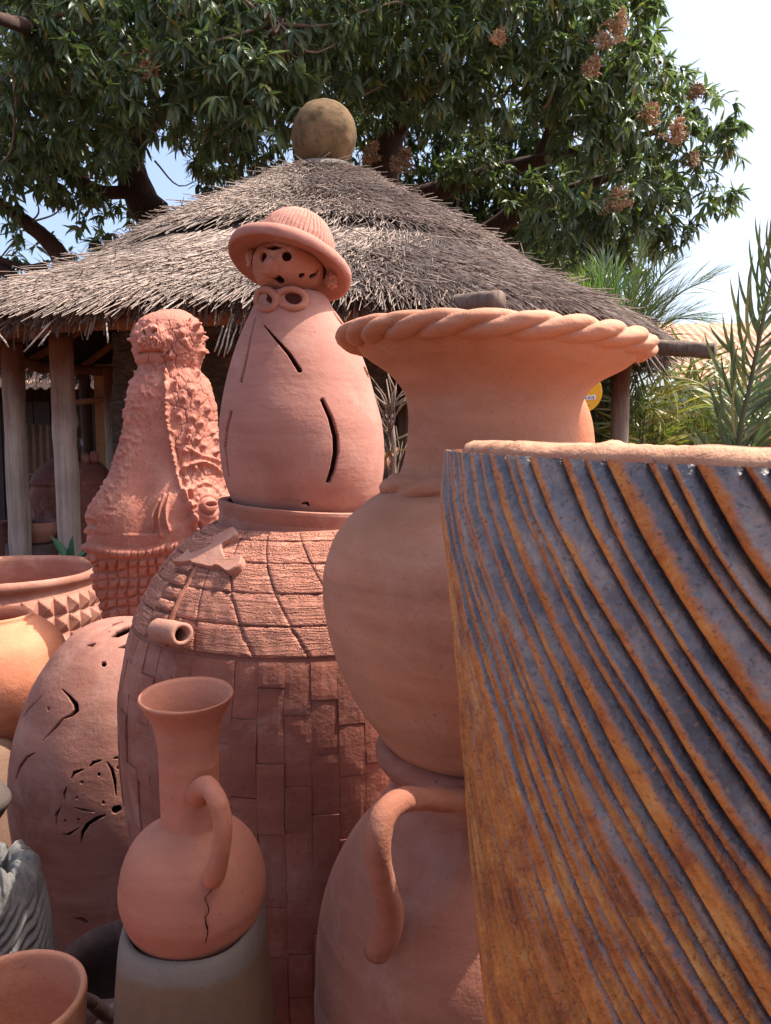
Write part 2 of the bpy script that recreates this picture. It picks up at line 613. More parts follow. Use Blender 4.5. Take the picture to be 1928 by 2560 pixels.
put('thatch', wx(V), F, M_STRAW, hut, smooth=False, kind='stuff')
# frayed dark fringe below the eave
n = 11000
ph = front(n)
r = rng.uniform(3.3, 3.72, n)
A = np.stack([HC[0] + r * np.sin(ph), HC[1] - r * np.cos(ph), roof_z(r) - 0.03 - rng.uniform(0, 0.12, n)], 1)
d = np.stack([np.sin(ph) * rng.uniform(0.1, 0.9, n), -np.cos(ph) * rng.uniform(0.1, 0.9, n), rng.uniform(-1.2, -0.5, n)], 1) + rng.normal(0, 0.25, (n, 3))
d /= np.linalg.norm(d, axis=1, keepdims=True)
V, F = prisms(A, A + d * rng.uniform(0.05, 0.17, n)[:, None], rng.uniform(0.003, 0.0065, n))
M_FRINGE = m_straw('old_straw', [lin(70, 56, 48), lin(112, 94, 82), lin(46, 36, 32), lin(140, 120, 104)])
put('thatch_fringe', wx(V), F, M_FRINGE, hut, smooth=False, kind='stuff')
# single long straws sticking out over the eave
for px, py, qx, qy, Yd in [(22, 868, 2, 840, 4.6), (60, 880, 95, 842, 4.55), (96, 866, 112, 846, 4.5), (270, 858, 268, 832, 4.4), (545, 890, 562, 838, 4.4), (560, 892, 572, 836, 4.4),
                           (568, 885, 582, 846, 4.4), (536, 880, 548, 846, 4.4), (1660, 945, 1620, 890, 5.2), (1678, 950, 1640, 895, 5.2), (1600, 915, 1578, 890, 5.0), (1640, 962, 1622, 915, 5.2)]:
    V, F = tube([P(qx + (qx - px) * 0.9, qy + (qy - py) * 0.9, Yd + 0.08), P(qx, qy, Yd + 0.02), P((px + qx) / 2 + 1, (py + qy) / 2, Yd), P(px, py, Yd)], [0.004, 0.005, 0.0055, 0.004], 6)
    put('straw', V, F, M_STRAW, hut)
# concrete ball and its cap
def m_conc(name, c1, c2, moss):
    m = NT(name)
    a = m.noise(4, 8, 0.65)
    col = m.ramp(a, [(0.3, c1), (0.7, c2)])
    b = m.noise(7, 6, 0.7)
    col = m.mix(m.ramp(b, [(0.48, 0.0), (0.66, 0.8)]), col, moss)
    k = m.noise(60, 3, 0.6)
    return m.fin(m.mix(m.ramp(k, [(0.6, 0.0), (0.7, 0.5)]), col, lin(60, 54, 44)), 0.92, m.bump(m.noise(45, 6, 0.7), 0.5, 0.01))
M_CONC = m_conc('mossy_concrete', lin(104, 80, 54), lin(136, 108, 78), lin(62, 58, 34))
M_GREYC = m_conc('grey_cement', lin(104, 98, 92), lin(130, 124, 116), lin(84, 80, 72))
bc = P(811, 338, 8.2)
r = 0.335
th = np.linspace(-1.12, PI / 2 - 0.001, 44)
G = lathe(bc[:2], np.stack([r * np.cos(th) ** 0.92, bc[2] - 0.01 + r * np.sin(th) * 1.02], 1), nu=64)
G = wobble(wobble(G, 0.022, 4, 8), 0.004, 25, 9)
put('finial_ball', G, gf(44, 64), M_CONC, hut)
G = lathe(bc[:2], [(0.43, ZA - 0.20), (0.42, ZA - 0.09), (0.36, ZA - 0.01), (0.24, ZA + 0.04), (0.01, ZA + 0.05)], 20, 64)
put('finial_cap', wobble(G, 0.02, 6, 4), gf(20, 64), M_GREYC, hut)
# posts round the ring, eave beams, rafters
posts = []
for k, (px, Yd, r, kn) in enumerate([(38, 5.75, 0.076, None), (166, 5.35, 0.076, 1.72), (1546, 6.9, 0.079, None), (285, 9.0, 0.085, None), (905, 11.0, 0.075, None), (1010, 9.9, 0.07, None)]):
    q = P(px, 1100, Yd)
    post_mesh('post', q[0], Yd, 0, 2.42 if Yd > 8 else 2.30, r, M_POST, hut, 20 + k, 0.004 * (-1) ** k, kn)
    posts.append((q[0], Yd))
ring = np.linspace(-PI, PI, 14, endpoint=False) + 0.12
R0 = 3.2
for k in range(14):
    a, b = ring[k] - 0.03, ring[(k + 1) % 14] + 0.03
    pa = np.array([HC[0] + R0 * math.sin(a), HC[1] - R0 * math.cos(a), 2.36 + 0.02 * (k % 3)])
    pb = np.array([HC[0] + R0 * math.sin(b), HC[1] - R0 * math.cos(b), 2.37 + 0.02 * ((k + 1) % 3)])
    V, F = tube([pa, (pa + pb) / 2 + [0, 0, 0.015], pb], 0.055, 10, 8)
    put('eave_beam', wx(V), F, M_BEAM, hut)
for k in range(22):
    a = k * 2 * PI / 22 + 0.07
    r = np.array([0.25, 1.9, 3.5])
    pts = np.stack([HC[0] + r * math.sin(a), HC[1] - r * math.cos(a), roof_z(r) - 0.30], 1)
    V, F = tube(pts, 0.04, 8, 8)
    put('rafter', wx(V), F, M_BEAM, hut)
# two log ends that poke out of the straw
def log(p0, p1, r, seed, parent):
    p0, p1 = np.array(p0), np.array(p1)
    t = np.linspace(0, 1, 26)
    pts = p0 + (p1 - p0) * t[:, None]
    V, F = tube(pts, np.full(26, r), 22)
    k = np.arange(len(V) - 2)
    c = pts[k // 22]
    dd = V[:-2] - c
    s = 1 + 0.10 * noise(V[:-2] * [14, 14, 40], seed) + 0.06 * noise(V[:-2] * [30, 90, 90], seed + 1)
    V[:-2] = c + dd * s[:, None]
    return put('log_end', V, F, M_LOG, parent)
log(P(1062, 766, 4.85), P(1246, 752, 4.30), 0.056, 3, hut)
log(P(1540, 860, 5.6), P(1788, 878, 5.2), 0.054, 5, hut)

# --- things in the shade under the roof
def m_sheet(name, c1, c2, paint=None):
    m = NT(name)
    a = m.noise(1.3, 7, 0.7, src=m.map((2, 2, 1)))
    col = m.ramp(a, [(0.3, c1), (0.7, c2)])
    if paint is not None:
        col = m.mix(m.ramp(m.noise(2.2, 6, 0.6, src=m.map((1, 1, 1.6))), [(0.56, 0.0), (0.6, 1.0)]), col, paint)
    b = m.noise(14, 5, 0.7)
    col = m.mix(m.ramp(b, [(0.5, 0.0), (0.75, 0.5)]), col, tuple(x * 0.5 for x in c1[:3]) + (1,))
    return m.fin(col, 0.7, m.bump(b, 0.3, 0.01), 0.3)
M_RUST = m_sheet('rusty_sheet', lin(98, 74, 60), lin(150, 120, 100), lin(170, 186, 196))
M_PEACH = m_sheet('peach_roof', lin(198, 150, 122), lin(214, 172, 142))
M_DARKWALL = m_sheet('dark_boards', lin(46, 36, 32), lin(74, 58, 50))
M_OCHRE = m_sheet('ochre_plaster', lin(146, 104, 66), lin(176, 130, 86))
M_PALEBLUE = m_sheet('pale_blue_wall', lin(176, 196, 206), lin(206, 220, 226))
M_MUD = m_sheet('mud_wall', lin(112, 68, 52), lin(140, 92, 72))

def corr(a, b, up, waves, amp, nrm, nu=6):
    """corrugated sheet: edge a->b, other edge offset by up"""
    a, b, up, nrm = (np.asarray(v, float) for v in (a, b, up, nrm))
    n = waves * nu + 1
    t = np.linspace(0, 1, n)
    w = np.cos(t * waves * 2 * PI) * amp
    E = a + (b - a) * t[:, None] + nrm * w[:, None]
    m_ = 6
    G = np.stack([E + up * (k / (m_ - 1)) for k in range(m_)], 0)
    G = np.concatenate([G, (G - nrm * 0.004)[::-1]], 0)
    return G.reshape(-1, 3), [gf(2 * m_, n, False)]

shed = thing('neighbour_shed', (-5.4, 11.4, 0), 'low shed with a pale peach corrugated roof seen under the thatch at far left', 'shed')
V, F = corr((-9.5, 11.0, 2.30), (-3.9, 11.0, 2.30), (0.0, 2.6, 0.62), 40, 0.022, (0, -0.2, 0.97))
so = put('roof', V, F, M_PEACH, shed); solidify(so, 0.004)
for k in range(22):
    x0 = -9.4 + k * 0.25
    h = 1.25 + 0.9 * (k % 5 != 2) if x0 < -4.8 else 2.2
    q = np.array([[x0, 11.9 + 0.01 * (k % 3), 0.0], [x0 + 0.235, 11.9 + 0.01 * (k % 3), 0.0]])
    V = np.vstack([q, q + [0, 0.02, 0]]); V = np.vstack([V, V + [0, 0, h]])
    put('plank', V, np.array([[0, 1, 5, 4], [1, 3, 7, 5], [3, 2, 6, 7], [2, 0, 4, 6], [4, 5, 7, 6]]), M_DARKWALL, shed, smooth=False)
V, F = corr((-9.5, 13.4, 0), (-3.9, 13.4, 0), (0, 0, 2.6), 40, 0.02, (0, -1, 0))
put('back_wall', V, F, M_DARKWALL, shed)

def sheet_thing(px0, px1, Yd, ytop, z0, waves, mat, label, name='metal_sheet', cat='metal sheet'):
    a, b = P(px0, ytop, Yd), P(px1, ytop + 14, Yd + 0.15)
    t = thing(name, (a[0], Yd, 0), label, cat)
    V, F = corr((a[0], a[1], z0), (b[0], b[1], z0), (0, 0.0, a[2] - z0), waves, 0.014, (0, -1, 0))
    V[:, 2] += (V[:, 0] - a[0]) * -0.08
    o = put('sheet', V, F, mat, t)
    return t
sheet_thing(50, 208, 7.6, 1058, 0.0, 9, M_RUST, 'brown rusty corrugated metal sheet standing under the thatch behind the two posts')
wl = thing('hut_screen_wall', (-3.2, 9.6, 0), 'ochre plastered wall panel under the thatch left of the crocodile', 'wall')
a, b = P(240, 1000, 9.6), P(300, 1000, 9.6)
def box(x0, x1, y0, y1, z0, z1):
    V = np.array([[x, y, z] for z in (z0, z1) for y in (y0, y1) for x in (x0, x1)], float)
    F = np.array([[0, 2, 3, 1], [4, 5, 7, 6], [0, 1, 5, 4], [1, 3, 7, 5], [3, 2, 6, 7], [2, 0, 4, 6]])
    return V, [F]
put('panel', *box(a[0], b[0] + 0.4, 9.55, 9.65, 0, 2.5), M_OCHRE, wl, smooth=False)
for xx, yy in ((a[0] - 0.12, 9.55), (b[0] + 0.5, 9.55)):
    V, F = tube([(xx, yy, 0), (xx + 0.02, yy, 1.3), (xx, yy, 2.6)], 0.07, 10, 10)
    put('stake', V, F, M_DARKW, wl)
V, F = tube([P(160, 1010, 9.3), P(330, 990, 9.3)], 0.035, 8)
put('rail', V, F, M_BEAM, wl)
# reed fence closing the back of the hut
fn = thing('reed_fence', (0.4, 11.6, 0), 'dark upright board fence in the shade behind the thatched hut', 'fence')
for k in range(38):
    x0 = -2.5 + k * 0.17
    h = 2.0 + 0.12 * math.sin(k * 2.1)
    put('plank', *box(x0, x0 + 0.155, 11.6 + 0.012 * (k % 3), 11.64 + 0.012 * (k % 3), 0, h), M_DARKWALL, fn, smooth=False)
# mud wall that closes the shaded core of the hut
mud = thing('mud_wall', (HC[0] - 0.2, 8.4, 0), 'rough grey brown mud wall in the shade between crocodile and hatted figure', 'wall')
z = np.linspace(0, 2.5, 60)
phis = np.linspace(-0.75, 0.40, 120)
G = lathe((HC[0] - 0.2, 8.4), np.stack([np.full(60, 2.25), z], 1), phis=phis)
G = G + normals(G, False) * (fbm(G * 5, 31, 4) * 0.09)[..., None]
G2 = lathe((HC[0] - 0.2, 8.4), np.stack([np.full(60, 2.0), z], 1), phis=phis)
V = np.vstack([G.reshape(-1, 3), G2.reshape(-1, 3)])
F1 = gf(60, 120, False); F2 = F1[:, ::-1] + 7200
e = []
for k in range(59):
    e += [[k * 120, (k + 1) * 120, (k + 1) * 120 + 7200, k * 120 + 7200], [k * 120 + 119, k * 120 + 119 + 7200, (k + 1) * 120 + 119 + 7200, (k + 1) * 120 + 119]]
def m_rough():
    m = NT('rough_mud')
    a = m.noise(1.0, 7, 0.75, src=m.map((7, 7, 22)), dist=1.5)
    col = m.ramp(a, [(0.35, lin(70, 58, 52)), (0.6, lin(122, 104, 92)), (0.75, lin(160, 140, 124))])
    return m.fin(col, 0.95, m.bump(a, 1.0, 0.05))
put('wall_body', V, [F1, F2, np.array(e)], m_rough(), mud)

# ------------------------------------------------------------------ far right: houses and low wall
h2 = thing('peach_roofed_house', (7.5, 15.5, 0), 'pale blue house under a peach corrugated roof behind the palms', 'house')
V, F = corr((5.4, 14.0, 2.55), (13.5, 14.0, 2.55), (0, 3.2, 1.55), 46, 0.03, (0, -0.42, 0.9))
o = put('roof', V, F, M_PEACH, h2); solidify(o, 0.004)
put('wall', *box(5.8, 13.2, 14.6, 18, 0, 2.62), M_PALEBLUE, h2, smooth=False)
for x0 in (6.6, 8.6, 10.6):
    w = put('window', *box(x0, x0 + 0.9, 14.56, 14.60, 1.0, 2.1), M_DARKWALL, h2, smooth=False)
    put('window_frame', *join([box(x0 - 0.06, x0, 14.53, 14.60, 0.95, 2.15), box(x0 + 0.9, x0 + 0.96, 14.53, 14.60, 0.95, 2.15), box(x0 + 0.42, x0 + 0.46, 14.54, 14.56, 1.0, 2.1)]), M_BEAM, w, smooth=False)
lw = thing('garden_wall', (4.6, 9.4, 0), 'low reddish brown mud wall behind the drooping palm leaves', 'wall')
V, F = box(2.7, 9.0, 9.3, 9.6, 0, 1.0)
n1, n2 = 90, 16
X, Zz = np.meshgrid(np.linspace(2.7, 9.0, n1), np.linspace(0, 1.9, n2), indexing='xy')
G = np.stack([X, 9.3 + fbm(np.stack([X * 2, Zz * 2, X * 0], -1), 3, 4) * 0.10, Zz + (Zz > 1.8) * noise(np.stack([X * 2, X * 0, X * 0], -1), 2) * 0.05], -1)
G2 = G + [0, 0.35, 0]
V = np.vstack([G.reshape(-1, 3), G2.reshape(-1, 3)])
ft = gf(n2, n1, False)
tp = np.arange(n1 - 1) + (n2 - 1) * n1
cap = np.stack([tp, tp + 1, tp + 1 + n1 * n2, tp + n1 * n2], 1)
put('wall_body', V, [ft, ft[:, ::-1] + n1 * n2, cap], M_MUD, lw)
# ------------------------------------------------------------------ mango trees
def m_leaf(name, cols, trans=0.35, rough=0.38):
    m = NT(name)
    r = m.island()
    obj = m.objrand()
    r2 = m.math('FRACT', m.math('ADD', r, obj))
    st = [(p, c) for p, c in cols]
    rp = m.ramp(r2, st)
    m.fin(rp, rough, None, 0.45)
    tr = m.n('ShaderNodeBsdfTranslucent')
    hs = m.mix(0.5, rp, lin(120, 150, 40))
    m.l(hs, tr.inputs[0])
    mx = m.n('ShaderNodeMixShader')
    mx.inputs[0].default_value = trans
    m.l(m.b.outputs[0], mx.inputs[1])
    m.l(tr.outputs[0], mx.inputs[2])
    m.l(mx.outputs[0], m.out.inputs[0])
    return m.m
M_LEAF = m_leaf('mango_leaf', [(0.0, lin(72, 90, 70)), (0.25, lin(98, 116, 86)), (0.5, lin(116, 132, 98)), (0.72, lin(84, 102, 86)), (0.84, lin(96, 112, 62)), (0.93, lin(128, 138, 62)), (0.965, lin(150, 116, 70)), (0.985, lin(80, 96, 68))], 0.30)
M_BARK = m_wood('mango_bark', lin(56, 38, 34), lin(92, 66, 56))
M_TWIG = m_wood('twig_bark', lin(110, 92, 78), lin(150, 130, 112))
M_BLOOM = m_straw('mango_blossom', [lin(206, 176, 128), lin(216, 190, 146), lin(190, 150, 110), lin(186, 138, 112)])

def leaf_template(droop, w=0.115, fold=0.30, seed=0):
    ts = [0.0, 0.14, 0.42, 0.75, 1.0]
    ws = [0.02, 0.62, 1.0, 0.62, 0.0]
    V = []
    for t, q in zip(ts, ws):
        a = -droop * t
        x = t * math.cos(a * 0.6)
        z = t * math.sin(a * 0.6) * 1.0
        if q == 0.0: V.append((x, 0, z)); continue
        V += [(x, -q * w, z + q * w * fold), (x, 0, z), (x, q * w, z + q * w * fold)]
    V = np.array(V)
    Q = []
    for k in range(3):
        b = 3 * k
        Q += [[b, b + 3, b + 4, b + 1], [b + 1, b + 4, b + 5, b + 2]]
    T = [[9, 12, 10], [10, 12, 11]]
    return V, np.array(Q), np.array(T)
LT = [leaf_template(d, w, f) for d, w, f in ((0.35, 0.115, 0.3), (0.8, 0.105, 0.45), (0.1, 0.125, 0.2), (1.2, 0.10, 0.5))]

def frames(d, upish):
    """orthonormal (n,3,3) with x along d, z near upish"""
    d = d / np.linalg.norm(d, axis=1, keepdims=True)
    y = np.cross(upish, d)
    y /= np.linalg.norm(y, axis=1, keepdims=True) + 1e-9
    z = np.cross(d, y)
    return np.stack([d, y, z], 2)

def whorls(Pt, D, nleaf=(8, 13), size=(0.13, 0.21)):
    """leaf positions, frames and sizes for whorls at Pt with twig directions D"""
    pos, dr, up, sz = [], [], [], []
    n = len(Pt)
    k = rng.integers(nleaf[0], nleaf[1], n)
    idx = np.repeat(np.arange(n), k)
    m = len(idx)
    Dn = D / np.linalg.norm(D, axis=1, keepdims=True)
    d0 = Dn[idx]
    r = rng.normal(0, 1, (m, 3))
    r -= d0 * (r * d0).sum(1, keepdims=True)
    r /= np.linalg.norm(r, axis=1, keepdims=True)
    a = rng.uniform(0.35, 1.35, m)[:, None]
    d = d0 * np.cos(a) + r * np.sin(a) + np.array([0, 0, -1.0]) * rng.uniform(0.15, 0.95, m)[:, None]
    p = Pt[idx] - d0 * rng.uniform(0, 0.07, m)[:, None]
    u = d0 * 0.6 + np.array([0, 0, 1.0]) + rng.normal(0, 0.25, (m, 3))
    return p, frames(d, u), rng.uniform(size[0], size[1], m)

def leaf_mesh(p, M, s, which):
    out = []
    for k, (V, Q, T) in enumerate(LT):
        sel = np.where(which == k)[0]
        if not len(sel): continue
        W = np.einsum('nij,vj->nvi', M[sel], V) * s[sel][:, None, None] + p[sel][:, None]
        b = (np.arange(len(sel)) * len(V))[:, None, None]
        out.append((W.reshape(-1, 3), [(Q[None] + b).reshape(-1, 4), (T[None] + b).reshape(-1, 3)]))
    return join(out)

def branch(parent, pts, rads, seed, name='branch', mat=None, ns=14, n=40):
    V, F = tube(pts, rads, ns, n)
    c = noise(V * [5, 5, 5], seed)[:, None]
    V = V + c * np.mean(rads) * 0.25 * noise(V * [3, 3, 3] + 9, seed)[:, None]
    V = V + noise(V * 14, seed)[:, None] * np.mean(rads) * 0.10
    return put(name, V, F, mat or M_BARK, parent)

def crown_points(blobs, dens):
    """whorl points and outward directions on and inside ellipsoids (c, r, shell)"""
    A, B = [], []
    for (c, r, k) in blobs:
        c, r = np.asarray(c, float), np.asarray(r, float)
        n = int(dens * k * (r[0] * r[1] * r[2]) ** (2 / 3))
        d = rng.normal(0, 1, (n, 3)); d /= np.linalg.norm(d, axis=1, keepdims=True)
        rad = rng.uniform(0.35, 1.0, n) ** 0.55
        rad *= 1 + 0.22 * noise(d * 2.3 + c, 11)
        A.append(c + d * r * rad[:, None])
        B.append(d * 0.9 + rng.normal(0, 0.45, (n, 3)) + [0, -0.12, 0.12])
    return np.vstack(A), np.vstack(B)

def tree(name, base, label, blobs, dens, trunk, limbs, seed, nobj, keep=None, size=(0.16, 0.28), twigs=90, blooms=()):
    t = thing(name, (base[0], base[1], 0), label, 'tree', 'mango trees behind the hut')
    branch(t, trunk[0], trunk[1], seed, 'trunk', ns=18, n=50)
    for k, (pts, rr) in enumerate(limbs):
        branch(t, pts, rr, seed + 3 + k)
    Pt, D = crown_points(blobs, dens)
    if keep is not None:
        k = keep(Pt)
        Pt, D = Pt[k], D[k]
    p, M, s = whorls(Pt, D, size=size)
    which = rng.integers(0, 4, len(p))
    # the leaves that show largest become objects, the rest one mass
    x, y, dep = proj(p)
    vis = (x > 0) & (x < 1928) & (y > 0) & (y < 760)
    # nearest in its screen cell = visible
    cell = (np.clip(x, 0, 1927) // 14).astype(int) * 1000 + (np.clip(y, 0, 2559) // 14).astype(int)
    o = np.lexsort((dep, cell))
    first = np.zeros(len(p), bool)
    cs = cell[o]
    first[o[np.r_[True, cs[1:] != cs[:-1]]]] = True
    score = np.where(vis & first, s / dep, 0)
    pick = np.argsort(-score)[:nobj]
    rest = np.ones(len(p), bool); rest[pick] = False
    V, F = leaf_mesh(p[rest], M[rest], s[rest], which[rest])
    put('foliage', V, F, M_LEAF, t, kind='stuff')
    protos = []
    for V, Q, T in LT:
        protos.append(mesh('leaf', V, [Q, T], M_LEAF))
    b = org(t)
    for i in pick:
        ob = bpy.data.objects.new('leaf', protos[which[i]])
        COL.objects.link(ob)
        ob.parent = t
        mm = Matrix([list(M[i][k] * s[i]) + [p[i][k] - b[k]] for k in range(3)] + [[0, 0, 0, 1]])
        ob.matrix_local = mm
    # twigs from the limbs out to some whorls
    tw = []
    allp = np.vstack([np.asarray(l[0]) for l in limbs] + [np.asarray(trunk[0])])
    for i in rng.choice(len(Pt), min(twigs, len(Pt)), replace=False):
        q = Pt[i]
        dd = np.linalg.norm(allp - q, axis=1)
        o_ = q - (q - allp[dd.argmin()]) * min(1.0, 0.9 / max(dd.min(), 0.1))
        mid = (o_ + q) / 2 + rng.normal(0, 0.10, 3) + [0, 0, -0.08]
        tw.append(tube([o_, mid, q], [0.018, 0.013, 0.006], 6, 10))
    V, F = join(tw)
    put('twigs', V, F, M_TWIG, t, kind='stuff')
    for (px, py, Yd, R) in blooms:
        c = P(px, py, Yd)
        R = R * 0.8
        n = 340
        # a branching panicle: side sprigs off a central stalk
        h = rng.uniform(-1, 1, 46)
        ax = np.stack([c[0] + h * 0.3 * R, c[1] + 0 * h, c[2] + h * 0.9 * R], 1)
        dr = rng.normal(0, 1, (46, 3)); dr[:, 2] = np.abs(dr[:, 2]) * 0.6
        dr /= np.linalg.norm(dr, axis=1, keepdims=True)
        tip = ax + dr * R * (0.85 - 0.45 * h[:, None])
        V1, F1 = prisms(ax, tip, 0.005)
        i = rng.integers(0, 46, n)
        A = ax[i] + (tip[i] - ax[i]) * rng.uniform(0.3, 1.05, n)[:, None] + rng.normal(0, 0.012, (n, 3))
        V2, F2 = prisms(A, A + rng.normal(0, 0.022, (n, 3)) + [0, 0, 0.003], rng.uniform(0.005, 0.011, n))
        put('flower_panicle', *join([(V1, [F1]), (V2, [F2])]), M_BLOOM, t, smooth=False)
    return t

def bl(px, py, Yd, rx, rz, ry=None, k=1.0):
    return (P(px, py, Yd), (rx, ry or rx, rz), k)
def hole(Pt, px, py, w, h, ymin=0):
    x, y, d = proj(Pt)
    return (((x - px) / w) ** 2 + ((y - py) / h) ** 2 < 1)

# left tree
Yt = 13.2
trunkL = ([P(420, 900, Yt) * [1, 1, 0] + [0.25, 0, 0], P(400, 620, Yt), P(352, 500, Yt), P(318, 380, Yt - 0.2), P(280, 200, Yt - 0.3), P(262, 20, Yt - 0.4), P(300, -260, Yt - 0.6)], [0.40, 0.33, 0.27, 0.22, 0.19, 0.15, 0.08])
limL = [([P(335, 480, Yt), P(250, 478, Yt - 0.4), P(150, 430, Yt - 0.8), P(20, 400, Yt - 1.2)], [0.12, 0.10, 0.08, 0.05]),
        ([P(215, 780, 12.6), P(150, 640, 12.4), P(70, 560, 12.2), P(-60, 470, 12.0)], [0.16, 0.14, 0.11, 0.07]),
        ([P(60, 720, 11.4), P(-30, 640, 11.3), P(-160, 560, 11)], [0.10, 0.09, 0.07]),
        ([P(110, 665, 11.8), P(60, 668, 11.4), P(-20, 640, 11.0)], [0.05, 0.05, 0.035]),
        ([P(318, 380, Yt), P(420, 260, Yt - 1.2), P(560, 150, Yt - 3), P(700, 60, Yt - 4.5)], [0.16, 0.13, 0.10, 0.06]),
        ([P(290, 260, Yt), P(180, 150, Yt - 2), P(90, 80, Yt - 4), P(-20, 40, Yt - 5.5)], [0.15, 0.12, 0.09, 0.05]),
        ([P(280, 150, Yt), P(420, 20, Yt - 1.5), P(560, -80, Yt - 3)], [0.13, 0.10, 0.06])]
blobsL = [bl(60, 60, 9.6, 1.2, 0.9), bl(300, 40, 9.2, 1.2, 0.9), bl(520, 60, 9.0, 1.1, 0.9), bl(720, 90, 9.3, 1.0, 0.9), bl(180, 230, 9.6, 0.95, 0.6),
          bl(430, 220, 8.9, 0.9, 0.5), bl(640, 210, 8.7, 0.75, 0.55), bl(40, 300, 10.2, 1.0, 0.8), bl(320, 330, 9.6, 0.75, 0.42), bl(540, 300, 9.2, 0.55, 0.32),
          bl(760, 250, 9.8, 0.6, 0.5), bl(560, 420, 11.8, 0.8, 0.6), bl(640, 360, 11.6, 0.8, 0.6), bl(160, 410, 11.6, 1.0, 0.55), bl(30, 450, 11.6, 0.9, 0.45),
          bl(250, 560, 12.6, 0.75, 0.45), bl(60, 620, 12.8, 0.85, 0.35, k=0.55), bl(120, 690, 13.0, 0.6, 0.25, k=0.6), bl(20, 720, 12.6, 0.6, 0.25, k=0.7),
          bl(0, 180, 13.5, 2.2, 1.8, 1.2), bl(350, 120, 13.8, 2.4, 1.7, 1.2), bl(700, 150, 13.8, 2.2, 1.7, 1.2), bl(120, 330, 13.6, 1.5, 0.6), bl(540, 360, 14.0, 1.0, 0.6),
          bl(180, 30, 12, 1.8, 1.2), bl(560, 20, 12, 1.8, 1.2), bl(250, -150, 11, 2.5, 1.2), bl(700, -150, 11, 2.5, 1.2), bl(-150, 150, 11, 1.5, 1.5), bl(250, 400, 12.6, 0.7, 0.5), bl(500, 480, 13, 0.45, 0.3)]
def keepL(Pt):
    k = hole(Pt, 425, 452, 66, 90) | hole(Pt, 135, 545, 62, 44) | hole(Pt, 385, 500, 30, 50) | hole(Pt, 100, 520, 60, 22)
    k |= hole(Pt, 345, 450, 36, 75) & (proj(Pt)[2] < 13.0)
    return ~k
tree('mango_tree', P(420, 900, Yt), 'mango tree behind the left side of the thatch, its dark trunk leaning left', blobsL, 122, trunkL, limL, 50, 290, keepL, twigs=300,
     blooms=[(372, 165, 8.7, 0.20), (465, 20, 9.0, 0.12)])

# right tree
Yr = 13.6
trunkR = ([P(1010, 900, Yr) * [1, 1, 0], P(985, 640, Yr), P(960, 440, Yr - 0.2), P(985, 320, Yr - 0.4), P(1000, 200, Yr - 0.8), P(965, 60, Yr - 1.2), P(1000, -220, Yr - 1.5)], [0.36, 0.32, 0.26, 0.20, 0.17, 0.14, 0.08])
limR = [([P(1010, 700, Yr), P(1215, 585, Yr - 0.8), P(1310, 515, Yr - 1.1), P(1420, 478, Yr - 1.4), P(1560, 430, Yr - 2)], [0.24, 0.17, 0.14, 0.10, 0.05]),
        ([P(960, 520, Yr), P(1120, 470, Yr - 0.6), P(1240, 432, Yr - 0.9), P(1330, 405, Yr - 1.2), P(1470, 370, Yr - 2), P(1640, 330, Yr - 2.4)], [0.20, 0.16, 0.14, 0.10, 0.07, 0.04]),
        ([P(1345, 410, Yr - 1.2), P(1378, 330, Yr - 1.4), P(1395, 250, Yr - 1.7), P(1380, 120, Yr - 2)], [0.12, 0.11, 0.09, 0.05]),
        ([P(985, 330, Yr - 0.4), P(1070, 230, Yr - 1), P(1180, 90, Yr - 2), P(1260, -40, Yr - 3)], [0.15, 0.12, 0.09, 0.05]),
        ([P(1310, 555, Yr - 1.1), P(1400, 600, Yr - 1.6), P(1500, 620, Yr - 2)], [0.07, 0.055, 0.04]),
        ([P(1385, 330, Yr - 1.4), P(1500, 270, Yr - 1.8), P(1640, 220, Yr - 2.2)], [0.08, 0.06, 0.03])]
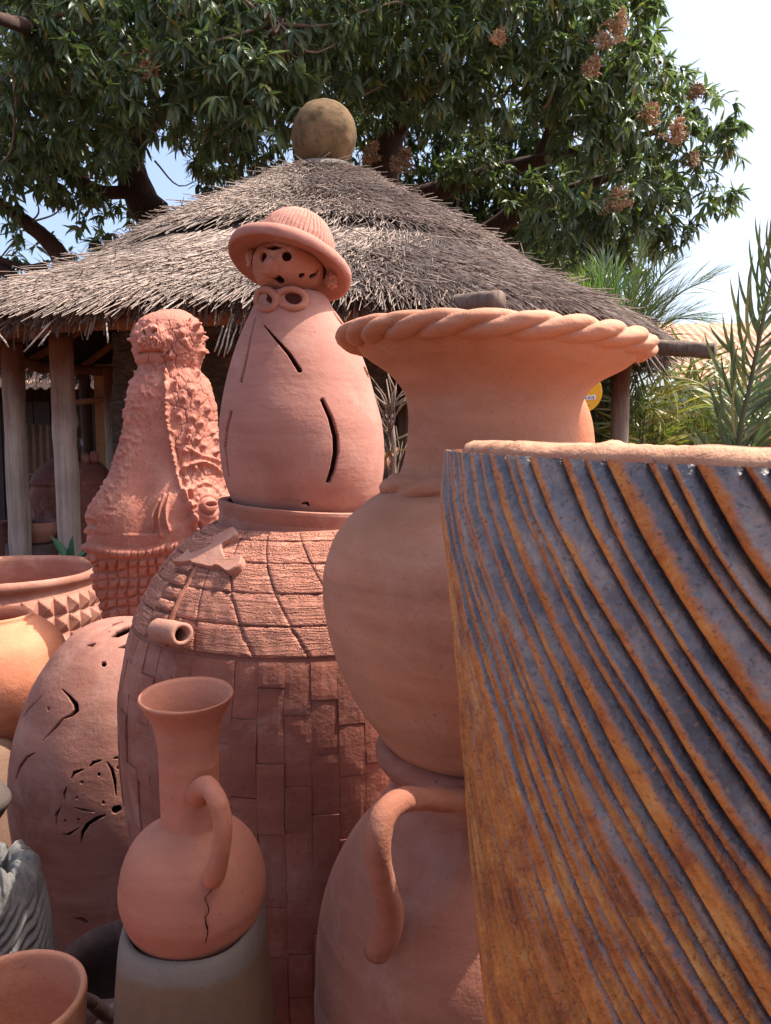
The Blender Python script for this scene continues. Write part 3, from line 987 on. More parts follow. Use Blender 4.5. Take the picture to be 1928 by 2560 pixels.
blobsR = [bl(920, 60, 9.6, 1.1, 0.9), bl(1130, 60, 9.8, 1.1, 0.9), bl(1330, 50, 10.0, 1.1, 0.85), bl(1500, 70, 10.2, 0.85, 0.7), bl(1580, 40, 10.8, 0.5, 0.5),
          bl(1080, 220, 10.2, 0.8, 0.5), bl(1290, 210, 10.0, 0.9, 0.5), bl(1470, 220, 10.2, 0.9, 0.55), bl(1600, 200, 10.6, 0.7, 0.4), bl(1690, 200, 11.0, 0.35, 0.22),
          bl(1740, 250, 11.0, 0.35, 0.22), bl(1640, 320, 10.6, 0.6, 0.4), bl(1800, 290, 10.8, 0.36, 0.26), bl(1500, 350, 10.4, 0.75, 0.4), bl(1790, 370, 11.0, 0.36, 0.26),
          bl(1690, 430, 11.0, 0.55, 0.35), bl(1560, 480, 10.6, 0.7, 0.42), bl(1430, 540, 10.4, 0.75, 0.42), bl(1770, 500, 11.0, 0.42, 0.24), bl(1640, 540, 11.0, 0.6, 0.3),
          bl(1540, 600, 11.0, 0.7, 0.3), bl(1680, 590, 11.2, 0.42, 0.2), bl(1430, 640, 11.6, 0.7, 0.36), bl(1380, 690, 12.0, 0.7, 0.35), bl(1510, 655, 11.6, 0.6, 0.3), bl(1440, 715, 12.4, 0.7, 0.3), bl(1590, 640, 11.6, 0.5, 0.22),
          bl(1000, 150, 14.4, 2.4, 1.6, 1.2), bl(1300, 180, 14.6, 2.2, 1.8, 1.2), bl(1080, 420, 14.8, 1.8, 0.9, 0.9), bl(1300, 430, 15.0, 1.8, 1.4, 0.9), bl(1480, 300, 14.2, 1.5, 1.4, 1.0),
          bl(1350, 620, 14.6, 1.6, 0.9, 0.9, 1.5), bl(1150, 550, 15, 1.7, 0.8, 0.9, 1.6), bl(1250, 500, 14.6, 1.4, 0.8, 0.8, 1.5), bl(1080, 470, 14.2, 1.0, 0.6, 0.6, 1.3), bl(1430, 560, 13.4, 0.9, 0.6, 0.6, 1.3), bl(1200, 400, 12.0, 0.7, 0.35, 0.5, 1.2), bl(1320, 470, 11.6, 0.6, 0.3, 0.4), bl(900, 330, 14.8, 1.1, 0.9, 0.8), bl(1000, 500, 15, 1.4, 0.5), bl(1500, 480, 13.6, 1.2, 1.0), bl(1000, -150, 11, 2.5, 1.2), bl(1350, -150, 11, 2.2, 1.1), bl(880, 250, 12.5, 0.8, 0.6)]
def keepR(Pt):
    x, y, d = proj(Pt)
    k = hole(Pt, 1446, 340, 20, 30) | hole(Pt, 1440, 365, 26, 14) | ((x > 1600) & (y < 110) & (d > 10.9)) | ((x > 1655) & (y < 150))
    return ~k
tree('mango_tree', P(1010, 900, Yr), 'mango tree behind the right slope of the thatch, crown ending in open sky', blobsR, 142, trunkR, limR, 70, 290, keepR, twigs=170,
     blooms=[(1535, 85, 9.3, 0.26), (1625, 290, 9.9, 0.17), (1690, 335, 10.0, 0.2), (1740, 235, 10.8, 0.15), (1545, 500, 10.0, 0.22), (930, 385, 10.6, 0.16), (1005, 408, 10.4, 0.2), (1245, 95, 9.2, 0.1), (1480, 170, 9.4, 0.12), (1730, 400, 10.5, 0.12)])

# ------------------------------------------------------------------ palms
M_PALM = m_leaf('palm_leaf', [(0.0, lin(84, 100, 72)), (0.3, lin(106, 120, 88)), (0.55, lin(74, 90, 70)), (0.8, lin(128, 138, 98)), (0.92, lin(156, 154, 112)), (0.98, lin(170, 146, 96))], 0.3, 0.32)
M_PALMB = m_leaf('young_palm_leaf', [(0.0, lin(60, 96, 46)), (0.4, lin(80, 118, 56)), (0.8, lin(106, 138, 68))], 0.4, 0.35)
M_PALMY = m_leaf('dry_palm_leaf', [(0.0, lin(130, 136, 60)), (0.25, lin(96, 118, 56)), (0.5, lin(170, 156, 96)), (0.7, lin(190, 172, 124)), (0.88, lin(168, 136, 44)), (1.0, lin(110, 124, 70))], 0.35, 0.4)
M_RACHIS = m_wood('palm_stem', lin(82, 82, 58), lin(116, 112, 82))

def leaflet(seg=6, w=0.03, droop=0.3):
    V, Q = [], []
    for k in range(seg + 1):
        t = k / seg
        q = w * (math.sin(PI * min(1, t * 0.95 + 0.05)) ** 0.6) if k < seg else 0.001
        V += [(t, -q, -droop * t * t + q * 0.4), (t, 0, -droop * t * t), (t, q, -droop * t * t + q * 0.4)]
    for k in range(seg):
        b = 3 * k
        Q += [[b, b + 3, b + 4, b + 1], [b + 1, b + 4, b + 5, b + 2]]
    return np.array(V), np.array(Q)

def frond(parent, pts, rad, n, length, mat, width=0.028, droop=0.35, ang=0.85, t0=0.12, split=False, side=None, jitter=0.19, vdown=0.0):
    """one palm frond: rachis through pts and n leaflets on each side"""
    c = cr(pts, 120)
    T = np.gradient(c, axis=0); T /= np.linalg.norm(T, axis=1, keepdims=True)
    V, F = tube(c[::4], np.linspace(rad, rad * 0.25, 30), 8)
    fr = put('frond', V, F, M_RACHIS, parent)
    LV, LQ = leaflet(6, width, droop)
    tt = np.linspace(t0, 0.985, n)
    pos, M, S = [], [], []
    s0 = np.array(side, float) if side is not None else None
    for t in tt:
        i = min(119, int(t * 119))
        ax = T[i]
        sd = s0 if s0 is not None else np.cross(ax, [0, 0, 1.0])
        sd = sd - ax * (sd @ ax)
        sd /= np.linalg.norm(sd) + 1e-9
        upn = np.cross(sd, ax)
        if upn[2] < 0: upn = -upn
        for sg in (-1, 1):
            a = ang * (1.15 - 0.65 * t) + rng.normal(0, jitter)
            d = ax * math.cos(a) + sg * sd * math.sin(a) + upn * (0.25 + rng.normal(0, jitter)) + np.array([0, 0, -vdown])
            pos.append(c[i]); M.append(frames(d[None], upn[None])[0])
            S.append(length * (0.35 + 0.65 * math.sin(PI * (0.12 + 0.80 * t)) ** 0.8) * rng.uniform(0.85, 1.1))
    pos, M, S = np.array(pos), np.array(M), np.array(S)
    if split:
        me = mesh('leaflet', LV, LQ, mat)
        b = org(fr)
        for i in range(len(pos)):
            ob = bpy.data.objects.new('leaflet', me)
            COL.objects.link(ob)
            ob.parent = fr
            ob.matrix_local = Matrix([list(M[i][k] * S[i]) + [pos[i][k] - b[k]] for k in range(3)] + [[0, 0, 0, 1]])
    else:
        W = np.einsum('nij,vj->nvi', M, LV) * S[:, None, None] + pos[:, None]
        bb = (np.arange(len(pos)) * len(LV))[:, None, None]
        put('leaflets', W.reshape(-1, 3), (LQ[None] + bb).reshape(-1, 4), mat, fr, kind='stuff')
    return fr

# tall palm frond plant at the right edge
b0 = P(1850, 1130, 5.0)
pl = thing('palm_plant', (b0[0], 5.0, 0), 'palm with one tall upright frond at the right edge of the picture', 'palm')
frond(pl, [[b0[0] - 0.02, 5.0, 0.3], P(1846, 1125, 5.0), P(1872, 980, 5.0), P(1900, 840, 4.98), P(1935, 680, 4.95), P(1990, 500, 4.9)], 0.028, 60, 0.48, M_PALM, 0.030, 0.55, 0.95, 0.25, True, side=(1, 0.25, 0))
frond(pl, [[b0[0] + 0.05, 5.0, 0.3], P(1880, 1120, 5.0), P(1960, 960, 5.1), P(2060, 860, 5.2)], 0.02, 44, 0.46, M_PALM, 0.030, 0.55, 0.9, 0.2, True)
frond(pl, [[b0[0] - 0.05, 5.0, 0.3], P(1835, 1130, 5.1), P(1800, 1010, 5.2), P(1730, 950, 5.3), P(1660, 960, 5.3)], 0.016, 34, 0.34, M_PALMY, 0.03, 0.6, 0.9, 0.25, True, vdown=0.3)
frond(pl, [[b0[0], 5.05, 0.3], P(1850, 1130, 5.3), P(1850, 1040, 5.5), P(1810, 930, 5.7), P(1760, 880, 5.9)], 0.016, 34, 0.34, M_PALM, 0.028, 0.4, 0.9, 0.25, True)
# drooping palms behind, low at right
for k, (px, Yd, fr_, lab) in enumerate([
        (1590, 7.6, [(-120, 965), (-60, 930), (70, 940), (130, 1000), (0, 900), (40, 1010), (-30, 1020)], 'low drooping palm with yellowing leaves beside the right hut post'),
        (1720, 8.0, [(-110, 970), (-50, 905), (60, 900), (120, 960), (10, 880), (90, 1020), (-70, 1030)], 'low drooping palm with yellow green leaves under the grey pole end'),
        (1905, 7.4, [(-90, 960), (-20, 930), (60, 950), (-60, 1030), (30, 1040)], 'pale drooping palm behind the tall upright frond')]):
    q = P(px, 1180, Yd)
    t = thing('palm_plant', (q[0], Yd, 0), lab, 'palm')
    for i, (dx, y2) in enumerate(fr_):
        yy = Yd + 0.25 * math.sin(i * 2.4)
        a = np.array([q[0] + 0.02 * i, Yd, 0.15])
        m1 = P(px + dx * 0.25, 1080, yy); m2 = P(px + dx * 0.75, y2 + 5, yy); m3 = P(px + dx * 1.5, y2 + 45, yy - 0.1); m4 = P(px + dx * 2.0, y2 + 120, yy - 0.15)
        frond(t, [a, m1, m2, m3, m4], 0.014, 40, 0.46, M_PALMY if (i + k) % 3 != 1 else M_PALM, 0.030, 0.75, 0.85, 0.18, False, vdown=0.55)
# feathery date palm behind the roof slope
q = P(1500, 1100, 9.5)
t = thing('date_palm', (q[0], 9.5, 0), 'feathery grey green date palm rising behind the right roof slope', 'palm')
V, F = tube([(q[0], 9.5, 0), (q[0] + 0.03, 9.5, 1.4), (q[0], 9.5, 2.4)], [0.16, 0.15, 0.13], 12, 12)
put('trunk', V, F, M_BARK, t)
hub = P(1560, 905, 9.5)
for i, (ex, ey, mx, my) in enumerate([(1610, 625, 1570, 770), (1690, 650, 1625, 730), (1790, 690, 1690, 740), (1760, 800, 1680, 800), (1500, 640, 1530, 760), (1455, 700, 1500, 770), (1720, 880, 1650, 840), (1600, 700, 1570, 800), (1650, 760, 1610, 800), (1480, 800, 1510, 820)]):
    yy = 9.5 + 0.5 * math.sin(i * 1.9)
    frond(t, [hub, P((mx + 1560) / 2, (my + 905) / 2, 9.5 + (yy - 9.5) / 3), P(mx, my, (yy + 9.5) / 2), P(ex, ey, yy)], 0.02, 48, 0.55, M_PALM, 0.017, 0.2, 0.75, 0.18, False)
q = P(1470, 1100, 8.9)
t = thing('reed_palm', (q[0], 8.9, 0), 'bright green spiky palm just behind the right roof slope', 'palm')
V, F = tube([(q[0], 8.9, 0), (q[0] + 0.03, 8.9, 1.4), (q[0], 8.9, 2.5)], [0.10, 0.09, 0.08], 12, 12)
put('trunk', V, F, M_BARK, t)
hub = P(1510, 870, 8.9)
for i, (ex, ey) in enumerate([(1478, 672), (1510, 660), (1445, 715), (1545, 680), (1428, 770)]):
    frond(t, [hub, P((ex + 1510) / 2 + 5, (ey + 870) / 2, 8.9), P(ex, ey, 8.9 + 0.3 * math.sin(i * 2))], 0.016, 24, 0.42, M_PALMB, 0.018, 0.15, 0.55, 0.15, False)
# dark broad fronds behind the right post
q = P(1490, 1200, 7.8)
t = thing('fern_palm', (q[0], 7.8, 0), 'dark blue green feathery palm between the vase neck and the right post', 'palm')
for i, (ex, ey) in enumerate([(1420, 980), (1480, 950), (1540, 980), (1570, 1040), (1440, 1060), (1510, 1020), (1500, 1080), (1550, 1100)]):
    frond(t, [[q[0], 7.8, 0.2], P((ex + 1490) / 2, ey + 60, 7.8), P(ex, ey, 7.7), P(ex + (ex - 1490) * 0.6, ey + 60, 7.6)], 0.012, 34, 0.36, M_PALM, 0.022, 0.5, 0.85, 0.2, False, vdown=0.2)
# small leafy plant by the second post
q = P(180, 1400, 4.9)
t = thing('leafy_plant', (q[0], 4.9, 0), 'dark leafy plant at the foot of the second post from left', 'plant')
M_BROAD = m_leaf('broad_leaf', [(0, lin(30, 70, 44)), (0.6, lin(48, 92, 56)), (1, lin(90, 120, 50))], 0.25)
LV, LQ, LTt = leaf_template(0.5, 0.13, 0.25)
for i, (ex, ey, s) in enumerate([(138, 1335, 0.26), (150, 1385, 0.22), (222, 1395, 0.30), (205, 1365, 0.28), (130, 1400, 0.2), (235, 1330, 0.2), (170, 1330, 0.2)]):
    e = P(ex, ey, 4.85)
    a = np.array([q[0], 4.9, e[2] - 0.22])
    d = e - a
    M = frames(d[None], np.array([[0, -0.5, 1.0]]))[0]
    put('leaf', (LV * s * 0.95) @ M.T + a, [LQ, LTt], M_BROAD, t)
V, F = tube([(q[0], 4.9, 0), (q[0], 4.9, 0.35), (q[0], 4.9, P(170, 1400, 4.9)[2])], 0.012, 6)
put('stem', V, F, M_TWIG, t)
# dry twiggy plant between the figure and the flared vase
q = P(978, 1240, 3.0)
t = thing('dry_plant', (q[0], 3.0, 0), 'dry leafless twiggy plant seen between hatted figure and flared vase', 'plant')
def dry(parent, x, Yd, z0, z1, n, sp, seed):
    r_ = np.random.default_rng(seed)
    parts = [tube([(x, Yd, 0), (x + 0.01, Yd, (z0 + z1) / 2), (x, Yd, z1 - 0.15)], [0.012, 0.01, 0.006], 6, 10)]
    for k in range(n):
        z = r_.uniform(z0, z1 - 0.12)
        d = np.array([r_.normal(0, 1), r_.normal(0, 0.6), abs(r_.normal(0.9, 0.5))]); d /= np.linalg.norm(d)
        L = r_.uniform(0.08, sp)
        a = np.array([x, Yd, z])
        parts.append(tube([a, a + d * L * 0.5 + r_.normal(0, 0.012, 3), a + d * L], [0.004, 0.003, 0.0015], 5))
    put('stem', *join(parts), M_TWIG, parent)
dry(t, q[0], 3.0, 1.3, 1.85, 46, 0.22, 4)
LV, LQ, LTt = leaf_template(0.9, 0.16, 0.6)
M_DRYL = m_leaf('dry_leaf', [(0, lin(140, 84, 56)), (0.5, lin(110, 72, 54)), (1, lin(170, 132, 100))], 0.1, 0.7)
for i in range(26):
    e = P(rng.uniform(945, 1010), rng.uniform(1120, 1240), rng.uniform(2.9, 3.1))
    M = frames(rng.normal(0, 1, (1, 3)), np.array([[0.1, 0.2, 1.0]]))[0]
    put('leaf', (LV * rng.uniform(0.05, 0.09)) @ M.T + e, [LQ, LTt], M_DRYL, t)
# the bristly old stump it grows from
G = lathe((q[0] + 0.03, 3.12), [(0.10, 0.0), (0.11, 0.6), (0.12, 1.2), (0.10, 1.33), (0.05, 1.37), (0.004, 1.375)], 60, 48)
G = G + normals(G) * (fbm(G * [22, 22, 12], 6, 4) * 0.03)[..., None]
st = thing('tree_stump', (q[0] + 0.03, 3.12, 0), 'dark bristly tree stump in the gap left of the flared vase neck', 'stump')
put('stump_body', G, gf(60, 48), M_DARKW, st)
# ------------------------------------------------------------------ clay materials
C_A, C_B = lin(158, 88, 64), lin(186, 112, 86)
M_VASE = clay('vase_clay', lin(182, 112, 82), lin(206, 134, 102), 0.30, stain=lin(166, 122, 84), stain_amt=0.35)
M_JUGB = clay('big_jug_clay', lin(168, 98, 74), lin(196, 122, 94), 0.35)
M_GNOME = clay('figure_clay', lin(166, 100, 82), lin(188, 120, 100), 0.28, grit=0.28)
M_FACE = clay('face_clay', lin(172, 96, 70), lin(196, 122, 94), 0.55, dustcol=lin(214, 176, 156))
M_HOUSE = clay('house_clay', lin(146, 84, 66), lin(172, 104, 82), 0.30, grit=0.5)
M_BRICK = clay('brick_clay', lin(146, 80, 62), lin(172, 100, 78), 0.35, grit=0.6, stain=lin(176, 120, 96), stain_amt=0.4, objvar=0.45)
M_PLATE = clay('plate_clay', lin(170, 106, 84), lin(192, 128, 104), 0.25)
M_BUTT = clay('lantern_clay', lin(142, 84, 68), lin(170, 108, 88), 0.5, dustcol=lin(176, 128, 108), stain=lin(104, 62, 52), stain_amt=0.4)
M_JUG = clay('jug_clay', lin(166, 92, 68), lin(188, 114, 88), 0.25, grit=0.3)
M_ORANGE = clay('orange_clay', lin(190, 104, 72), lin(208, 124, 88), 0.30, dustcol=lin(212, 146, 110), stain=lin(160, 78, 52), stain_amt=0.6)
M_DIAM = clay('diamond_clay', lin(150, 88, 68), lin(178, 112, 90), 0.35)
M_CROC = clay('croc_clay', lin(162, 88, 68), lin(190, 114, 92), 0.40, dustcol=lin(200, 146, 120), grit=0.6, stain=lin(160, 84, 62), stain_amt=0.3)
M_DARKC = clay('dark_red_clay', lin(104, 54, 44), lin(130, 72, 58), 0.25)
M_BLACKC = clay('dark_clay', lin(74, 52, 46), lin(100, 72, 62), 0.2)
M_PALE = clay('pale_clay', lin(130, 100, 82), lin(150, 118, 98), 0.3, dustcol=lin(156, 128, 110), tone=False)
M_GREYD = clay('grey_clay', lin(72, 62, 58), lin(90, 78, 72), 0.3, dustcol=lin(98, 88, 82), tone=False)

def rope(c, R, ra, rb, n, L, nu=420, nv=30, a0=0.74, a1=0.30, ph0=0.0, seed=1, jit=0.0, p=1.0):
    """twisted rope ring: section half sizes ra (radial) and rb (vertical), n ridges round, L lobes in the section"""
    ph = np.linspace(-PI, PI, nu, endpoint=False)
    th = np.linspace(0, 2 * PI, nv, endpoint=False)
    PH, TH = np.meshgrid(ph, th, indexing='ij')
    w = n * PH + jit * noise(np.stack([PH * 3, PH * 0, PH * 0], -1), seed) + ph0
    s = np.abs(np.cos(0.5 * (w + L * TH))) ** p
    k = a0 + a1 * s
    k = k * (1 + 0.05 * noise(np.stack([PH * 9, TH * 2, PH * 0], -1), seed + 5))
    rr = R + ra * k * np.cos(TH)
    G = np.stack([c[0] + rr * np.sin(PH), c[1] - rr * np.cos(PH), c[2] + rb * k * np.sin(TH)], -1)
    i, j = np.meshgrid(np.arange(nu), np.arange(nv), indexing='ij')
    F = np.stack([i * nv + j, ((i + 1) % nu) * nv + j, ((i + 1) % nu) * nv + (j + 1) % nv, i * nv + (j + 1) % nv], -1).reshape(-1, 4)
    return G, F

# ------------------------------------------------------------------ flared vase with rope lip
YV, CV = 1.15, 1228
pr = ppx(CV, YV, [(1, 1948), (120, 1944), (195, 1895), (280, 1815), (352, 1715), (404, 1590), (423, 1475), (414, 1390), (375, 1312), (318, 1256), (262, 1225), (232, 1190), (214, 1120), (212, 1050), (226, 988), (262, 948), (318, 915), (352, 888)])
pr_in = ppx(CV, YV, [(352, 872), (312, 900), (250, 940), (208, 990), (196, 1050), (198, 1120), (216, 1200), (300, 1300), (380, 1420), (380, 1560), (280, 1760), (120, 1860), (1, 1870)])
vc = P(CV, 1200, YV)
vase = thing('flared_vase', (vc[0], vc[1], pr[0][1]), 'tall flared terracotta vase with twisted rope lip standing in the handled jug', 'vase')
a = cr(pr, 190); b = cr(pr_in, 70)
G = lathe(vc[:2], np.vstack([a, b]), nu=220)
G = G + normals(G) * (fbm(G * 4, 2, 3) * 0.006 + noise(G * [3, 3, 40], 4) * 0.0012)[..., None]
zr = P(CV, 862, YV)[2]
zm = pr[-1][1]
def tiltv(G):      # lip sags a little to the right
    k = np.clip((G[..., 2] - (zm - 0.16)) / 0.16, 0, 1)
    G[..., 2] -= k * (G[..., 0] - vc[0]) * 0.045
    return G
put('vase_body', tiltv(G), gf(G.shape[0], 220), M_VASE, vase)
rR = ppx(CV, YV, [(352, 862)])[0][0]
G, F = rope((vc[0], vc[1], zr), rR, 0.026, 0.0172, 24, -3, nu=640, nv=40, a0=0.62, a1=0.46, seed=3, jit=2.2, p=0.60)
put('rope_lip', tiltv(G), F, M_VASE, vase)
rK, zK = ppx(CV, YV, [(238, 1216)])[0]
G, F = rope((vc[0], vc[1], zK), rK + 0.002, 0.024, 0.019, 9, -2, nu=420, nv=30, a0=0.62, a1=0.42, ph0=1.2, seed=8, jit=1.5, p=0.9)
put('twisted_collar', G, F, M_VASE, vase)

# ------------------------------------------------------------------ handled jug that carries the vase
pr = ppx(CV, YV, [(300, 3560), (330, 3300), (370, 3000), (405, 2750), (424, 2560), (432, 2440), (431, 2350), (420, 2265), (392, 2185), (345, 2105), (290, 2040), (252, 1990), (238, 1950), (246, 1900)])
z0 = 0.0
pr = [(r, max(z, 0.0)) for r, z in pr]
jb = thing('handled_jug', (vc[0], vc[1], 0), 'big terracotta jug with a looped side handle, carrying the flared vase', 'jug')
pi_ = ppx(CV, YV, [(226, 1900), (212, 1960), (232, 2010), (330, 2110), (400, 2300), (400, 2560), (1, 2600)])
prof = np.vstack([[(0.001, 0.0)], cr(pr, 150), cr(pi_, 40)])
G = lathe(vc[:2], prof, nu=200)
G = G + normals(G) * (fbm(G * 4, 12, 3) * 0.006)[..., None]
put('jug_body', G, gf(len(prof), 200), M_JUGB, jb)
rK, zK = ppx(CV, YV, [(276, 1872)])[0]
ph = np.linspace(-PI, PI, 160, endpoint=False)
G = lathe(vc[:2], [(rK - 0.012 + 0.0165 * math.cos(t), zK + 0.018 * math.sin(t)) for t in np.linspace(0, 2 * PI, 22)], nu=160)
put('rim', wobble(G, 0.004, 7, 3), gf(22, 160), M_JUGB, jb)
hp = [(1215, 1985, 1.06), (1160, 1994, 1.0), (1118, 2002, 0.945), (1070, 1998, 0.905), (1008, 2000, 0.875), (962, 2034, 0.850), (945, 2092, 0.838), (948, 2150, 0.84), (960, 2205, 0.862), (973, 2258, 0.892), (973, 2300, 0.918), (960, 2340, 0.936), (942, 2376, 0.950)]
pts = [P(*h) for h in hp]
V, F = tube(pts, [0.016, 0.0155, 0.0150, 0.0142, 0.0146, 0.0152, 0.0156, 0.0150, 0.0145, 0.0155, 0.0185, 0.0205, 0.018], 22, 80, flat=1.0)
V = V + noise(V * 40, 6)[:, None] * 0.0012
put('handle', V, F, M_JUGB, jb)
# ------------------------------------------------------------------ house shaped pot
YH, CH = 1.8, 768
hrows = [(290, 3300), (330, 2900), (375, 2500), (405, 2250), (430, 2060), (446, 1900), (453, 1790), (454, 1700), (447, 1640), (430, 1560), (402, 1490), (366, 1425), (318, 1368), (262, 1325), (215, 1302)]
hpr = np.array(ppx(CH, YH, hrows)); hpr[:, 1] = np.maximum(hpr[:, 1], 0.0)
hs = cr(hpr, 260)
hc = P(CH, 1700, YH)
house = thing('house_pot', (hc[0], hc[1], 0), 'huge round pot modelled as a hut, with brick walls and a combed clay roof', 'pot')
def onH(px, py):
    """where the sight line of a photo point meets the pot"""
    d = P(px, py, 1.0) - EYE
    t = np.linspace(0.8, 2.2, 4000)
    Q = EYE + d * t[:, None]
    r = np.hypot(Q[:, 0] - hc[0], Q[:, 1] - hc[1])
    k = np.argmax(r < np.interp(Q[:, 2], hs[:, 1], hs[:, 0]))
    return Q[k]
zq = onH(600, 1646)[2]     # eave of the modelled roof
def hsurf(ph, z, off=0.0):
    ph = np.asarray(ph, float); z = np.asarray(z, float)
    r = np.interp(z, hs[:, 1], hs[:, 0])
    dz = 1e-3
    sl = (np.interp(z + dz, hs[:, 1], hs[:, 0]) - np.interp(z - dz, hs[:, 1], hs[:, 0])) / (2 * dz)
    nl = np.sqrt(1 + sl ** 2)
    nr, nzv = 1 / nl, -sl / nl
    R = r + off * nr
    # slow lumpiness shared by shell and pieces
    w = 0.008 * noise(np.stack([np.sin(ph) * 1.6, np.cos(ph) * 1.6, z * 2.2], -1), 15)
    R = R + w
    return np.stack([hc[0] + R * np.sin(ph), hc[1] - R * np.cos(ph), z + off * nzv], -1)
zz = np.r_[np.linspace(0, hs[-1, 1], 170)]
ph = np.linspace(-PI, PI, 200, endpoint=False)
Zg, Pg = np.meshgrid(zz, ph, indexing='ij')
G = hsurf(Pg, Zg, -0.0005)
top = G[-1].mean(0)
V = np.vstack([G.reshape(-1, 3), top])
i = np.arange(200) + 169 * 200
T = np.stack([i, np.roll(i, -1), np.full(200, len(V) - 1)], 1)
put('pot_body', V, [gf(170, 200), T], M_HOUSE, house)
def patch(ph0, ph1, zb, zt, off, nu_, nv_, edge=0.0, tw=0.0, zref=0.0, rough=0.0, seed=0, inset=0.0, depth=0.012):
    """curved tile on the pot: top grid + skirt"""
    u = np.linspace(0, 1, nu_); v = np.linspace(0, 1, nv_)
    Vv, U = np.meshgrid(v, u, indexing='ij')
    z = zb + (zt - zb) * Vv
    t0_, t1_ = tw if isinstance(tw, tuple) else (tw, tw)
    p_ = ph0 + (ph1 - ph0) * U + (t0_ + (t1_ - t0_) * U) * (z - zref)
    p_ = p_ + 0.0025 * noise(np.stack([z * 30, p_ * 6, z * 0], -1), seed)
    o = np.full_like(z, off) + rough * noise(np.stack([p_ * 30, z * 40, z * 0], -1), seed + 3)
    if edge: o = o - edge * (np.minimum(np.minimum(U, 1 - U), np.minimum(Vv, 1 - Vv)) < 1e-6)
    A = hsurf(p_, z, o).reshape(-1, 3)
    rim = np.r_[np.arange(nu_), np.arange(1, nv_) * nu_ + nu_ - 1, (nv_ - 1) * nu_ + np.arange(nu_ - 2, -1, -1), np.arange(nv_ - 2, 0, -1) * nu_]
    B = hsurf(p_.ravel()[rim], z.ravel()[rim], off - depth)
    V = np.vstack([A, B])
    k = np.arange(len(rim)); k2 = np.roll(k, -1)
    S = np.stack([rim[k2], rim[k], len(A) + k, len(A) + k2], 1)
    return V, [gf(nv_, nu_, False), S]
# bricks: upright staggered tiles in 48 columns
cw = 2 * PI / 52
hid = []
r_ = np.random.default_rng(5)
for c in range(52):
    ph0 = -PI + c * cw
    mid = math.degrees(ph0 + cw / 2)
    z = zq - 0.004
    k = 0
    first = True
    while z > 0.10:
        h = r_.uniform(0.085, 0.150) * (0.5 if first and c % 2 else 1.0)
        first = False
        zb = max(z - h, 0.04)
        lift = [0.0016, 0.0040, 0.0026, 0.0056][(c * 3 + k * 2 + int(r_.integers(0, 2))) % 4]
        g_ = 0.0010 + r_.uniform(0, 0.0010)
        a0, a1 = ph0 + cw * 0.010 + r_.normal(0, 0.0012), ph0 + cw * 0.990 + r_.normal(0, 0.0012)
        W = patch(a0, a1, zb + g_ * 0.6, z - g_ * 0.6, lift, 6, 9, 0.0007, 0, 0, 0.0008, c * 31 + k)
        if -82 < mid < 50:
            put('brick', *W, M_BRICK, house, smooth=False)
        else:
            hid.append(W)
        z = zb - 0.0005
        k += 1
        if zb <= 0.041: break
put('bricks', *join(hid), M_BRICK, house, smooth=False, kind='stuff')
# combed roof panels
def m_comb():
    m = NT('combed_clay')
    base = m.noise(3, 6, 0.6)
    col = m.ramp(base, [(0.3, lin(176, 116, 96)), (0.7, lin(200, 138, 116))])
    wv = m.noise(1.0, 3, 0.62, src=m.map((12, 12, 150), rot=(0.06, 0.10, 0.0)), dist=0.9)
    w2 = m.noise(1.0, 2, 0.5, src=m.map((240, 240, 260)))
    h = m.ramp(m.math('ADD', m.math('MULTIPLY', wv, 0.75), m.math('MULTIPLY', w2, 0.25)), [(0.42, 0.0), (0.56, 1.0)])
    col = m.mix(m.math('MULTIPLY', m.ramp(h, [(0.0, 1.0), (0.4, 0.0)]), 0.25), col, lin(140, 84, 66))
    return m.fin(col, 0.9, m.bump(h, 1.0, 0.008, m.bump(m.noise(90, 4, 0.7), 0.4, 0.003)), 0.2)
M_COMB = m_comb()
ztop = hs[-1, 1] - 0.004
zrows = [zq + 0.002] + [onH(600, y)[2] for y in (1565, 1484, 1408, 1352)] + [ztop]
TW = math.radians(20) / (zrows[4] - zq)
twf = lambda a: float(np.interp(a, [-180, -150, -42, -27.5, -8.5, 60, 120, 180], [0, 0, 0, 0.4, 1, 1, 0, 0]))
pedge = [-180, -155, -135, -116, -100, -84, -68, -52, -41, -27.5, -8.5, 7, 24, 42, 60, 80, 100, 120, 140, 160, 180]
for r in range(5):
    for c in range(len(pedge) - 1):
        a0, a1 = math.radians(pedge[c] + 0.12), math.radians(pedge[c + 1] - 0.12)
        if pedge[c] == -52 and r < 3: continue          # the ladder goes here
        off = 0.0040 + 0.0010 * ((r + c) % 2)
        n = 14 if -110 < pedge[c] < 60 else 5
        W = patch(a0, a1, zrows[r] + 0.0008, zrows[r + 1] - 0.0008, off, n, n, 0.0008, (-TW * twf(pedge[c]), -TW * twf(pedge[c + 1])), zq, 0.0018, r * 50 + c)
        put('roof_panel', *W, M_COMB, house)
# ladder of six clay steps between the panels
for k in range(6):
    z0_ = zq + 0.014 + (zrows[3] - zq - 0.02) * k / 6
    z1_ = z0_ + (zrows[3] - zq) / 6 * 0.66
    put('ladder_step', *patch(math.radians(-50.8), math.radians(-42.2), z0_, z1_, 0.011, 7, 5, 0.002, 0.0, zq, 0.0025, 300 + k, depth=0.02), M_COMB, house)
put('clay_seam', *patch(math.radians(-41.6), math.radians(-39.2), zq, zrows[3], 0.0085, 4, 30, 0.003, 0.0, zq, 0.003, 9), clay('seam_clay', lin(166, 96, 70), lin(186, 112, 84), 0.2), house)
